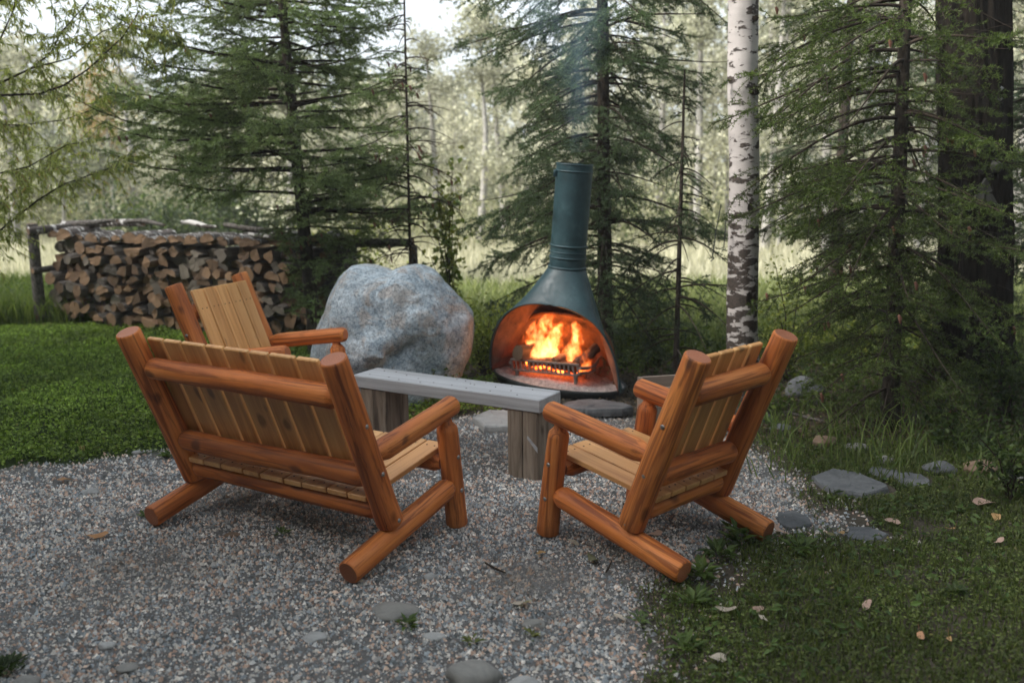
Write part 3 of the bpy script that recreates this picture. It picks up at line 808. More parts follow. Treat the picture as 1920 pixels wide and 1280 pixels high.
def flame_mat():
    m = bpy.data.materials.new('flame'); m.use_nodes = True; n, l = m.node_tree.nodes, m.node_tree.links; n.clear()
    out = n.new("ShaderNodeOutputMaterial"); em = n.new("ShaderNodeEmission")
    tc = n.new("ShaderNodeTexCoord"); P = tc.outputs['Object']            # metres, origin at the grate, z up
    sp = n.new("ShaderNodeSeparateXYZ"); l.new(P, sp.inputs[0])
    # warp
    w1 = nz(n, 1, 3, .6); l.new(mapping(n, l, P, (9, 9, 6), (3.1, .7, .4)), w1.inputs[0])
    sub = n.new("ShaderNodeVectorMath"); sub.operation = 'SUBTRACT'; l.new(w1.outputs['Color'], sub.inputs[0]); sub.inputs[1].default_value = (.5, .5, .5)
    ma = n.new("ShaderNodeVectorMath"); ma.operation = 'MULTIPLY_ADD'; l.new(sub.outputs[0], ma.inputs[0]); ma.inputs[1].default_value = (.24, .22, .16); l.new(P, ma.inputs[2])
    b1 = nz(n, 1, 2, .5); l.new(mapping(n, l, ma.outputs[0], (11, 11, 4.2), (1.7, 5.2, 2.0)), b1.inputs[0])     # tongues
    f1 = nz(n, 1, 3, .6); l.new(mapping(n, l, ma.outputs[0], (30, 30, 11), (8, 2, 1)), f1.inputs[0])            # filaments
    rid = mathn(n, l, 'SUBTRACT', 1.0, mathn(n, l, 'MULTIPLY', mathn(n, l, 'ABSOLUTE', mathn(n, l, 'SUBTRACT', f1.outputs[0], .5)), 11.0))
    # envelope: wide at the bottom, higher in the middle
    x2 = mathn(n, l, 'POWER', mathn(n, l, 'ABSOLUTE', mathn(n, l, 'DIVIDE', sp.outputs[0], .30)), 2.0)
    y2 = mathn(n, l, 'POWER', mathn(n, l, 'ABSOLUTE', mathn(n, l, 'DIVIDE', sp.outputs[1], .13)), 2.0)
    z1 = mathn(n, l, 'DIVIDE', sp.outputs[2], .37)
    env = mathn(n, l, 'ADD', mathn(n, l, 'MULTIPLY', mathn(n, l, 'ADD', x2, y2), .20), mathn(n, l, 'MULTIPLY', mathn(n, l, 'MULTIPLY', z1, z1), .16))
    core = mathn(n, l, 'SUBTRACT', mathn(n, l, 'SUBTRACT', b1.outputs[0], .385), env)           # >0 inside a tongue
    cr = n.new("ShaderNodeMapRange"); cr.inputs[1].default_value = 0.0; cr.inputs[2].default_value = .10; l.new(core, cr.inputs[0])
    hot = n.new("ShaderNodeMapRange"); hot.inputs[1].default_value = .055; hot.inputs[2].default_value = .15; l.new(core, hot.inputs[0])
    fil = mathn(n, l, 'MAXIMUM', rid, 0.0)
    edge = mathn(n, l, 'MULTIPLY', cr.outputs[0], mathn(n, l, 'ADD', mathn(n, l, 'MULTIPLY', fil, 1.0), .05))
    st = mathn(n, l, 'ADD', mathn(n, l, 'MULTIPLY', edge, FL_EDGE), mathn(n, l, 'MULTIPLY', hot.outputs[0], FL_HOT))
    cc = ramp(n, [(0, (1, .11, .010)), (.5, (1, .20, .03)), (1, (1, .42, .13))]); l.new(hot.outputs[0], cc.inputs[0])
    l.new(cc.outputs[0], em.inputs[0]); l.new(st, em.inputs[1]); l.new(em.outputs[0], out.inputs['Volume'])
    m.cycles.volume_step_rate = .12
    return m
FL_EDGE, FL_HOT = 10.0, 11.0
def build_fire():
    mb = MB(); NA, NR = 24, 14; V = []
    for r in range(NR):
        f = r / (NR - 1); z = -.02 + .41 * f; s = max(.02, 1 - f ** 3) ** .6
        for a in range(NA):
            th = 2 * pi * a / NA; V.append([.29 * s * cos(th), .125 * s * sin(th), z])
    i = np.arange(NR - 1)[:, None] * NA; j = np.arange(NA)[None]; k = (j + 1) % NA
    mb.add(V, Q=np.stack([i + j, i + k, i + NA + k, i + NA + j], -1).reshape(-1, 4))
    mb.add(V[:NA], T=np.stack([np.zeros(NA - 2), np.arange(2, NA), np.arange(1, NA - 1)], 1).astype(int))
    mb.add(V[-NA:], T=np.stack([np.zeros(NA - 2), np.arange(1, NA - 1), np.arange(2, NA)], 1).astype(int))
    o = mb.build("flames", flame_mat()); o.location = sw((-.02, -.04, .12)); o.rotation_euler = (0, radians(4), SYAW)
    tag(o, "bright orange and white flames leaping above the burning logs", "fire", kind='stuff')
    ld = bpy.data.lights.new("fire_glow", 'POINT'); ld.energy = 1.5; ld.color = (1, .36, .09); ld.shadow_soft_size = .09
    lo = bpy.data.objects.new("fire_glow", ld); COL.objects.link(lo); lo.parent = o; lo.location = (0, -.03, .17)
    # shaders of the lamp only stand for the flames' own light
build_fire()

# ------------------------------------------------------------------ stones
def stone(name, c, size, seed, mtl, label, cat="stone", rz=0.0, flat=.0, sub=3, group=None, sink=.35, ang=0.0):
    import bmesh
    bm = bmesh.new(); bmesh.ops.create_icosphere(bm, subdivisions=sub, radius=1)
    o3 = Vector((seed * 3.7, seed * 1.3, seed * .7))
    for v in bm.verts:
        d = v.co.normalized(); r = 1 + .30 * mnoise.noise(d * 1.1 + o3) + .13 * mnoise.noise(d * 2.7 + o3) + .05 * mnoise.noise(d * 7 + o3)
        p = d * r
        if flat:
            p.z = max(-1, min(1, p.z * 2.2)) * (1 - .12 * (p.x * .5 + .5)) + .10 * mnoise.noise(Vector((p.x * 2, p.y * 2, seed)))
            st = .5 + .5 * round(mnoise.noise(Vector((p.x * 1.2, p.y * 1.2, seed + 4))) * 2) / 2
            p.z *= .8 + .2 * st
        v.co = Vector((p.x * size[0] / 2, p.y * size[1] / 2, p.z * size[2] / 2))
    me = bpy.data.meshes.new(name); bm.to_mesh(me); bm.free(); me.materials.append(mtl)
    me.polygons.foreach_set("use_smooth", [not flat] * len(me.polygons))
    o = bpy.data.objects.new(name, me); COL.objects.link(o)
    z = ground_h(c[0], c[1]) + size[2] * (.5 - sink)
    o.location = (c[0], c[1], z); o.rotation_euler = (ang, 0, rz)
    tag(o, label, cat, group); return o
def slab(name, px, py, w, depth, h, seed, mtl, label, rz=0.0, lift=.0, ang=0.0, cat="stone"):
    """irregular broken slab: polygon outline, flat cleft top in two layers"""
    rg = np.random.default_rng(seed); p = at_z(px, py); wd = w * p.y / F_PX; n = int(rg.integers(7, 10))
    a = np.sort(np.arange(n) / n * 2 * pi + rg.uniform(-.25, .25, n)); r = rg.uniform(.78, 1.08, n)
    K = 5; pts = []
    for k in range(n):
        q0 = np.array([cos(a[k]) * r[k], sin(a[k]) * r[k]]); k2 = (k + 1) % n; q1 = np.array([cos(a[k2]) * r[k2], sin(a[k2]) * r[k2]])
        for t in range(K): pts.append(q0 + (q1 - q0) * t / K + rg.normal(0, .018, 2))
    pts = np.array(pts) * np.array([wd / 2, depth / 2]); N = len(pts); V = []; rings = [(1.0, -h * .6), (1.02, -h * .1), (1.0, h * .25), (.955, h * .40), (.93, h * .41), (.6, h * .43), (.3, h * .44)]
    for s_, z in rings:
        for q in pts:
            x, y = q * s_; st = .10 * h * math.floor(3 * mnoise.noise(Vector((x * 6, y * 3, seed)))) if s_ < .97 else 0
            V.append((x, y, z + st * .9 + .08 * h * mnoise.noise(Vector((x * 20, y * 20, seed)))))
    i = np.arange(len(rings) - 1)[:, None] * N; j = np.arange(N)[None]; k = (j + 1) % N
    mb = MB(); mb.add(V, Q=np.stack([i + j, i + k, i + N + k, i + N + j], -1).reshape(-1, 4))
    last = np.array(V[-N:]); mb.add(np.vstack([last, last.mean(0)]), T=np.stack([np.arange(N), (np.arange(N) + 1) % N, np.full(N, N)], 1))
    o = mb.build(name, mtl, smooth=False); o.location = (p.x, p.y, ground_h(p.x, p.y) + lift); o.rotation_euler = (ang, 0, rz); tag(o, label, cat); return o
def stone_px(name, px, py, w, h_m, seed, mtl, label, depth=None, **kw):
    p = at_z(px, py); k = p.y / F_PX
    wd = w * k
    return stone(name, (p.x, p.y), (wd, depth or wd * .8, h_m), seed, mtl, label, **kw)
SG = "stones around the seating area"
stone_px("stone", 887, 1268, 110, .10, 1, M['stone'], "smooth grey rounded stone at the front edge of the gravel, biggest there", sink=.45)
stone_px("stone", 985, 1290, 90, .07, 2, M['pale_stone'], "pale stone beside the rounded grey one, cut by the picture's lower edge", sink=.45)
stone_px("flat_stone", 738, 1146, 100, .05, 3, M['stone'], "flat grey-brown stone sunk in the gravel below the loveseat's skid", sink=.5)
stone_px("stone", 590, 1198, 50, .03, 4, M['pale_stone'], "small pale flat stone in the gravel left of the sunken grey-brown one", sink=.45)
stone_px("stone", 1000, 1165, 46, .03, 5, M['stone'], "small grey stone poking out of the gravel in the lower middle", sink=.4)
stone_px("stone", 815, 1192, 44, .028, 6, M['pale_stone'], "whitish small stone right of the flat grey-brown one", sink=.45)
stone_px("stone", 806, 1083, 28, .03, 7, M['pale_stone'], "light angular pebble lying right of the loveseat's long skid", sink=.3)
stone_px("stone", 202, 1218, 34, .025, 8, M['pale_stone'], "small white oval stone at the lower left of the gravel", sink=.3)
stone_px("stone", 170, 922, 38, .03, 9, M['pale_stone'], "pale flat stone in the gravel near the lawn, left of the loveseat", sink=.45)
stone_px("stone", 257, 850, 20, .03, 10, M['pale_stone'], "little white pebble on the edge of the lawn", sink=.3)
stone_px("stone", 435, 1005, 30, .02, 11, M['brown_stone'], "small reddish brown stone in the shadow under the loveseat", sink=.3)
stone_px("stone", 240, 1258, 42, .025, 12, M['stone'], "flat beige stone low in the gravel at the left", sink=.45)
stone_px("stone", 50, 1290, 60, .05, 13, M['stone'], "stone half hidden by weeds in the lower left corner", sink=.45)
# stones the fireplace stands on and around
slab("flat_stone", 935, 797, 100, .50, .07, 21, M['pale_stone'], "pale pitted flat rock behind the bench's right leg", rz=.3, lift=.02)
slab("flat_stone", 1118, 778, 150, .40, .06, 22, M['slate'], "long dark slate slab in front of the fireplace, right of the bench end", rz=-.2, lift=.04, ang=-.05)
slab("flat_stone", 1065, 748, 190, .42, .07, 23, M['slate'], "dark slab directly under the front of the fireplace", rz=.1, lift=-.03)
slab("flat_stone", 1035, 715, 190, .66, .11, 24, M['stone'], "broad base slab the fireplace pan stands on", lift=-.085)
# flagstones on the right
slab("flagstone", 1597, 912, 150, .46, .05, 31, M['slate'], "largest grey flagstone among the weeds right of the armchair", rz=.1, lift=.008)
slab("flagstone", 1712, 902, 74, .26, .04, 32, M['slate'], "small flagstone just beyond the largest one")
slab("flagstone", 1487, 976, 76, .26, .04, 33, M['slate'], "flagstone by the armchair's far skid end at the gravel's edge")
slab("flagstone", 1660, 888, 70, .22, .04, 34, M['slate'], "narrow flagstone touching the back of the largest one")
slab("flagstone", 1625, 1004, 84, .2, .03, 35, M['slate'], "dusty flagstone under two fallen leaves on the right", lift=-.004)
stone_px("stone", 1762, 882, 66, .07, 36, M['slate'], "low grey stone left of the rounded dark one at the bed's edge", sink=.3)
stone_px("stone", 1840, 885, 66, .10, 37, M['brown_stone'], "rounded dark brownish stone at the right bed edge", sink=.3)
stone_px("stone", 1897, 902, 50, .06, 38, M['stone'], "grey stone at the right picture edge beyond the shaded grass", sink=.3)
stone_px("stone", 1546, 830, 50, .08, 39, M['brown_stone'], "reddish brown rock in the grass behind the armchair", sink=.3)
stone_px("stone", 1465, 806, 44, .07, 40, M['slate'], "blue-grey stone behind the armchair's right post", sink=.3)
stone_px("stone", 1436, 790, 30, .08, 41, M['slate'], "small upright dark stone at the birch's foot", sink=.3)
stone_px("stone", 1510, 742, 76, .17, 42, M['slate'], "dark boulder under the right spruce, behind the armchair's post", sink=.3)
stone_px("stone", 1605, 838, 50, .05, 43, M['stone'], "mossy grey stone under the right spruce", sink=.35)
stone_px("stone", 1660, 862, 40, .05, 44, M['stone'], "small grey stone in grass below the right spruce", sink=.35)
stone_px("stone", 32, 590, 60, .14, 51, M['pale_stone'], "grey stone by the lawn's far edge at the left picture edge", sink=.3, depth=.3)
stone_px("stone", 78, 604, 40, .10, 52, M['pale_stone'], "pale stone left of the firewood rack's post", sink=.3)
stone_px("stone", 5, 596, 60, .16, 53, M['stone'], "grey rock cut by the left picture edge beside the lawn", sink=.3)

def build_boulder():
    # silhouette as seen from the seats: centre and outline in the plane through the boulder
    y = 6.95; cpx, cpy = 738, 640
    out = [(887, 590), (887, 640), (872, 690), (850, 735), (800, 775), (720, 790), (640, 775), (592, 735), (580, 690), (590, 635), (606, 585), (628, 535),
           (646, 508), (664, 496), (690, 496), (716, 503), (735, 509), (750, 499), (785, 496), (812, 506), (834, 528), (858, 552), (876, 572)]
    c = at_y(cpx, cpy, y); P = [(at_y(a, b, y) - c) for a, b in out]
    ang = np.array([math.atan2(p.z, p.x) for p in P]); rad = np.array([math.hypot(p.x, p.z) for p in P])
    o = np.argsort(ang); ang, rad = ang[o], rad[o]
    ang = np.concatenate([ang - 2 * pi, ang, ang + 2 * pi]); rad = np.tile(rad, 3)
    NU, NV = 200, 90; V = []
    for iv in range(NV + 1):
        be = -pi / 2 + pi * iv / NV
        for iu in range(NU):
            a = 2 * pi * iu / NU - pi; R = np.interp(a, ang, rad)
            cb = abs(cos(be)) ** .72; sb = math.copysign(abs(sin(be)) ** .85, sin(be))
            p = Vector((R * cb * cos(a), -.50 * sb * (1 - .12 * cos(a)), R * cb * sin(a)))
            q = p * 1.0 + Vector((3, 1, 2))
            n_ = .05 * (mnoise.noise(q * 1.5)) - .045 * abs(mnoise.noise(q * 2.3 + Vector((5, 2, 7)))) + .035 * mnoise.noise(q * 4.1) + .014 * mnoise.noise(q * 10) + .006 * mnoise.noise(q * 24)
            # creased ledge running down to the left
            if sb > 0:
                ln = (p.z + .10) - .75 * (p.x + .02); n_ -= .055 * math.exp(-(ln / .045) ** 2) * sb * (1 if p.x < .12 else math.exp(-((p.x - .12) / .1) ** 2))
                n_ += .04 * math.exp(-((ln - .14) / .12) ** 2) * sb
            w = sb if sb > 0 else -sb
            p += p.normalized() * n_ * (.35 + .65 * w)
            V.append(p)
    i = np.arange(NV)[:, None] * NU; j = np.arange(NU)[None]; k = (j + 1) % NU
    mb = MB(); mb.add(np.array(V), Q=np.stack([i + j, i + k, i + NU + k, i + NU + j], -1).reshape(-1, 4))
    ob = mb.build("boulder", M['boulder']); ob.location = c
    tag(ob, "huge blue-grey granite boulder with pinkish patches left of the fireplace", "boulder")
build_boulder()

# ------------------------------------------------------------------ firewood rack
def build_woodpile():
    A = Vector((-4.95, 10.05, 0)); B = Vector((-1.75, 8.75, 0)); d = (B - A).normalized(); L = (B - A).length
    yaw = math.atan2(d.y, d.x); nrm = Vector((-sin(yaw), cos(yaw), 0))    # away from the camera
    gz0 = ground_h(A.x, A.y)
    rack = empty("firewood_rack", (A.x, A.y, gz0), yaw, label="rough pole rack with bark-covered uprights holding the firewood", cat="firewood rack")
    WM = Matrix.Translation((A.x, A.y, gz0)) @ Matrix.Rotation(yaw, 4, 'Z')
    mt = [M['rack_bark'], M['cut_end']]
    for x, y in ((-.06, -.05), (-.06, .42), (L + .05, .42), (L + .12, .16)):
        if True:
            log_obj("post", (x, y, -.05), (x + .01, y, 1.09 if y < 0 else 1.0), .062, .055, rack, seed=int(abs(x) * 7 + y * 10) + 300, mats=mt, seg=12)
    for z, r, x1, mm in ((1.015, .045, .75, 0), (.60, .035, .22, 1), (.10, .04, .35, 2)):
        log_obj("rail", (-.02, -.13 if mm else -.135, z), (x1 * .3, .45, z + .02), r, r, rack, seed=320 + mm, mats=[[M['log_birch'], M['cut_end']], mt, mt][mm], seg=14)
    for y in (0.10, .36):
        log_obj("floor_pole", (-.1, y, .045), (L + .1, y, .045), .042, .038, rack, seed=340 + int(y * 10), mats=mt, seg=10)
    # top pole lying along the pile
    log_obj("top_pole", (.0, .30, 1.06), (1.1, .32, 1.09), .045, .038, rack, seed=350, mats=[M['log_birch'], M['cut_end']], seg=12)
    # firewood
    rg = random.Random(12)
    def fw_mesh(kind, seed, ends, bark):
        r_ = random.Random(seed); n = 14; pts = []
        if kind == 'round':
            pts = [(cos(2 * pi * k / n) * (1 + r_.uniform(-.05, .05)), sin(2 * pi * k / n) * (1 + r_.uniform(-.05, .05))) for k in range(n)]; barkf = [1] * n
        elif kind == 'half':
            a = [(cos(pi * k / 9), sin(pi * k / 9) * r_.uniform(.85, 1)) for k in range(10)]; pts = [(x, y - .38) for x, y in a] + [(-.35, -.44 + r_.uniform(-.06, .1)), (.3, -.44 + r_.uniform(-.06, .1))]; barkf = [1] * 9 + [0] * 3
        elif kind == 'wedge':
            w = r_.uniform(.55, .9); a = [(sin(t) * 1.25, cos(t) * 1.25 - .62) for t in np.linspace(-w, w, 7)]
            pts = a + [(r_.uniform(.12, .3), -.55), (r_.uniform(-.2, -.05), -.66)]; pts = pts[::-1]; barkf = [0, 0] + [1] * 6 + [0]
        else:
            w = r_.uniform(.55, .8); hgt = r_.uniform(.5, .8); pts = [(w, -hgt), (w * r_.uniform(.8, 1.1), 0), (w * .8, hgt), (-w * r_.uniform(.1, .6), hgt * r_.uniform(.8, 1.1)), (-w, hgt * .2), (-w * .8, -hgt * .9), (0, -hgt * 1.1)]; barkf = [1, 1, 0, 0, 0, 0, 0]
        n = len(pts); Lz = .42; V = []
        for z in (0, .02, Lz * .5, Lz):
            tw = r_.uniform(-.08, .08)
            for k, (x, y) in enumerate(pts):
                s = 1 + r_.uniform(-.05, .05) - (.04 if z == 0 else 0)
                V.append((x * s - y * tw, y * s + x * tw, z + (r_.uniform(-.006, .006) if z == 0 else 0) / .07 * .07))
        V = np.array(V); V[:, :2] *= .092
        mb = MB()
        for k in range(n):
            k2 = (k + 1) % n
            Qs = [[a * n + k, (a + 1) * n + k, (a + 1) * n + k2, a * n + k2] for a in range(3)]
            mb.add(V[[i for q in Qs for i in q]], Q=np.arange(12).reshape(3, 4)[:, ::-1], mi=0 if barkf[k] else 1)
        c = V[:n].mean(0) + np.array([0, 0, r_.uniform(-.004, .006)])
        mb.add(np.vstack([V[:n], c]), T=[[(k + 1) % n, k, n] for k in range(n)][::-1], mi=1)
        mb.add(np.vstack([V[-n:], V[-n:].mean(0)]), T=[[k, (k + 1) % n, n] for k in range(n)], mi=1)
        return mb.mesh("firewood_log", [bark, ends], False)
    kinds = []
    for s in range(7): kinds += [('half', fw_mesh('half', s, M['cut_end'], M['bark_grey'])), ('wedge', fw_mesh('wedge', s + 50, M['cut_end'], M['bark_grey'])),
                                 ('block', fw_mesh('block', s + 90, M['cut_end'] if s % 3 else M['cut_grey'], M['bark_grey']))]
    for s in range(3): kinds += [('round', fw_mesh('round', s + 150, M['cut_end'] if s else M['cut_grey'], M['bark_grey']))]
    kinds += [('wedge', fw_mesh('wedge', 231, M['cut_grey'], M['bark_grey'])), ('half', fw_mesh('half', 233, M['cut_grey'], M['bark_grey']))]
    tops = [('half', fw_mesh('half', 200 + s, M['cut_end'], M['log_birch'])) for s in range(4)]
    LAB = {'half': "half-round split log in the stack's ", 'wedge': "wedge-shaped split log in the stack's ",
           'block': "blocky rough split log in the stack's ", 'round': "small round unsplit log in the stack's "}
    z = .125; row = 0; count = 0
    top_z = 1.0
    while z < top_z:
        x = .03 + rg.uniform(0, .08); rh = rg.uniform(.094, .108)
        is_top = z + .12 >= top_z
        while x < L - .04:
            kd, me = rg.choice(tops if is_top else kinds); sc = rg.uniform(.62, 1.1) * (1.12 if is_top else 1)
            wd = .092 * 1.72 * sc
            roll = pi + rg.uniform(-.3, .3) if is_top else rg.choice((0, pi, pi)) + rg.uniform(-.45, .45) if kd == 'half' else rg.uniform(-pi, pi)
            zz = z + rg.uniform(-.022, .022) + (rg.uniform(0, .03) if is_top else 0)
            loc = Vector((x + wd / 2, rg.uniform(-.08, .09), zz))
            if row == 0 and x < .18: x += wd; continue
            o = bpy.data.objects.new("firewood_log", me); COL.objects.link(o)
            o.matrix_world = WM @ Matrix.Translation(loc) @ Matrix.Rotation(rg.uniform(-.12, .12), 4, 'Z') @ Matrix.Rotation(rg.uniform(-.06, .06), 4, 'X') @ Matrix.Rotation(-pi / 2, 4, 'X') @ Matrix.Rotation(roll, 4, 'Z') @ Matrix.Scale(sc, 4, (1, 0, 0)) @ Matrix.Scale(sc * rg.uniform(.85, 1.05), 4, (0, 1, 0))
            zone = "near the rack's left post" if x < .75 else "left of the armchair standing before it" if x < 1.5 else "above or behind that armchair's back" if x < 2.4 else "towards the boulder end"
            rows = "top row" if is_top else "upper rows" if z > .72 else "middle rows" if z > .38 else "lowest rows"
            tag(o, ("white-barked half log in the " if is_top else LAB[kd]) + rows + ", " + zone, "firewood log", "split firewood stacked in the rack")
            x += wd * rg.uniform(.86, 1.0); count += 1
        z += rh; row += 1
    # loose bark strips and crooked sticks on top
    for k, (x0, x1, y0, zt) in enumerate(((1.05, 1.6, .1, 1.105), (1.75, 2.2, .12, 1.10), (2.35, 3.0, .02, 1.09), (2.7, 3.3, -.04, 1.03), (.5, 1.0, .05, 1.11))):
        mb = MB(); pts = [WM @ Vector((x0 + (x1 - x0) * t, y0 + .03 * sin(t * 5 + k), zt + .02 * sin(t * 4 + k))) for t in np.linspace(0, 1, 6)]
        tube(mb, pts, [.02, .026, .028, .025, .02, .012], seg=8, rough=.12, seed=k, capmi=1)
        tag(mb.build("branch", [M['log_birch'] if k % 2 else M['rack_bark'], M['cut_end']]), ["crooked grey branch on top of the firewood near its middle", "birch stick on the firewood behind the half logs", "long grey stick lying over the right end of the firewood", "pale stick sticking out at the stack's right end", "birch stick on top of the firewood's left third"][k], "stick")
    return WM, L
WPM, WPL = build_woodpile()
# horizontal pole running on behind the left spruce
mb = MB(); a = at_y(575, 452, 8.9); b = at_y(775, 455, 8.7)
tube(mb, [a, (a + b) / 2 + Vector((0, 0, -.01)), b], [.05, .045, .04], seg=10, rough=.05, capmi=1)
pp = mb.build("pole_fence", [M['rack_bark'], M['cut_end']]); tag(pp, "single horizontal pole fence behind the left spruce, right of the firewood", "fence")
for q in (b, ):
    mb = MB(); tube(mb, [(q.x, q.y + .06, 0), (q.x, q.y + .06, q.z - .03)], [.035, .03], seg=10); mb.build("post", M['rack_bark'], pp)

# ------------------------------------------------------------------ wooden tub behind the armchair
def build_tub():
    p = at_y(1256, 770, 5.9); w = .29
    root = empty("wooden_planter", (p.x, p.y, ground_h(p.x, p.y)), radians(12), label="square pale wooden planter box standing behind the armchair's right arm", cat="planter")
    mtl = wood_mat('pale_planter_wood', (.12, .09, .07), (.23, .18, .145), (.31, .255, .21), axis=0, stretch=.08, rough=.8, coat=0, knots=False)
    for side in range(4):
        R = Matrix.Rotation(side * pi / 2, 4, 'Z')
        for z, h_ in ((.06, .10), (.17, .10), (.285, .105)):
            mb = MB(); box(mb, (0, 0, 0), (w - .002 + (.04 if side % 2 else 0), .02, h_), bev=.003)
            o = mb.build("plank", mtl, root, smooth=False); o.matrix_local = R @ Matrix.Translation((0, -w / 2 - .01, z))
    mb = MB(); box(mb, (0, 0, .25), (w - .01, w - .01, .02)); mb.build("soil", M['brown_stone'], root, smooth=False)
build_tub()

# ------------------------------------------------------------------ vegetation helpers
def add_quad_leaves(mb, C, D, Nn, Ln, Wd, col, fold=.18):
    """diamond leaves: C base points, D directions, Nn normals, Ln lengths, Wd widths"""
    D = norm(D); S = norm(np.cross(D, Nn)); Nn = np.cross(S, D); n = len(C)
    L_ = Ln[:, None]; W_ = Wd[:, None]
    tip = C + D * L_ - Nn * L_ * .12; a = C + D * L_ * .45 + S * W_ * .5 + Nn * W_ * fold; b = C + D * L_ * .45 - S * W_ * .5 + Nn * W_ * fold
    V = np.stack([C, a, tip, b], 1).reshape(-1, 3)
    i = np.arange(n) * 4
    T = np.concatenate([np.stack([i, i + 1, i + 2], 1), np.stack([i, i + 2, i + 3], 1)])
    mb.add(V, T=T, col=np.repeat(col, 4, 0))
def rand_unit(n, rg):
    v = rg.normal(size=(n, 3)); return norm(v)
def cols(n, rg, c0, c1, var=.25, extra=None):
    t = rg.random((n, 1)); c = np.array(c0) * (1 - t) + np.array(c1) * t
    c = c * rg.uniform(1 - var, 1 + var, (n, 1))
    if extra is not None:
        k = rg.random(n) < extra[0]; c[k] = np.array(extra[1]) * rg.uniform(.7, 1.2, (k.sum(), 1))
    return c
def segs_tubes(mb, P0, P1, r0, r1, col=(1, 1, 1), k=3):
    """many thin prisms at once"""
    D = norm(P1 - P0); ref = np.where(np.abs(D[:, 2:3]) < .9, np.array([[0, 0, 1.]]), np.array([[1., 0, 0]]))
    A = norm(np.cross(D, ref)); B = np.cross(D, A); n = len(P0); V = []
    for P, r in ((P0, r0), (P1, r1)):
        for j in range(k):
            th = 2 * pi * j / k; V.append(P + (A * cos(th) + B * sin(th)) * np.asarray(r).reshape(-1, 1))
    V = np.stack(V, 1).reshape(-1, 3); i = np.arange(n)[:, None] * 2 * k
    Q = np.concatenate([np.stack([i[:, 0] + j, i[:, 0] + (j + 1) % k, i[:, 0] + k + (j + 1) % k, i[:, 0] + k + j], 1) for j in range(k)])
    mb.add(V, Q=Q, col=col)
def needles(mb, P0, P1, den, ln, wd, rg, c0, c1, light=None):
    L = np.linalg.norm(P1 - P0, axis=1); n = rg.poisson(L * den); idx = np.repeat(np.arange(len(P0)), n); N = len(idx)
    t = rg.random((N, 1)); B = P0[idx] * (1 - t) + P1[idx] * t; D = norm(P1 - P0)[idx]
    R = rand_unit(N, rg); R = norm(R - D * (R * D).sum(1, keepdims=True))
    nd = norm(D * rg.uniform(.35, .8, (N, 1)) + R * .9 + np.array([0, 0, .22]))
    s = norm(np.cross(nd, rand_unit(N, rg))); l = ln * rg.uniform(.7, 1.2, (N, 1))
    V = np.stack([B + s * wd / 2, B - s * wd / 2, B + nd * l], 1).reshape(-1, 3)
    c = cols(N, rg, c0, c1, .3)
    if light is not None: c = c * light[idx][:, None]
    mb.add(V, T=np.arange(3 * N).reshape(-1, 3), col=np.repeat(c, 3, 0)); return N

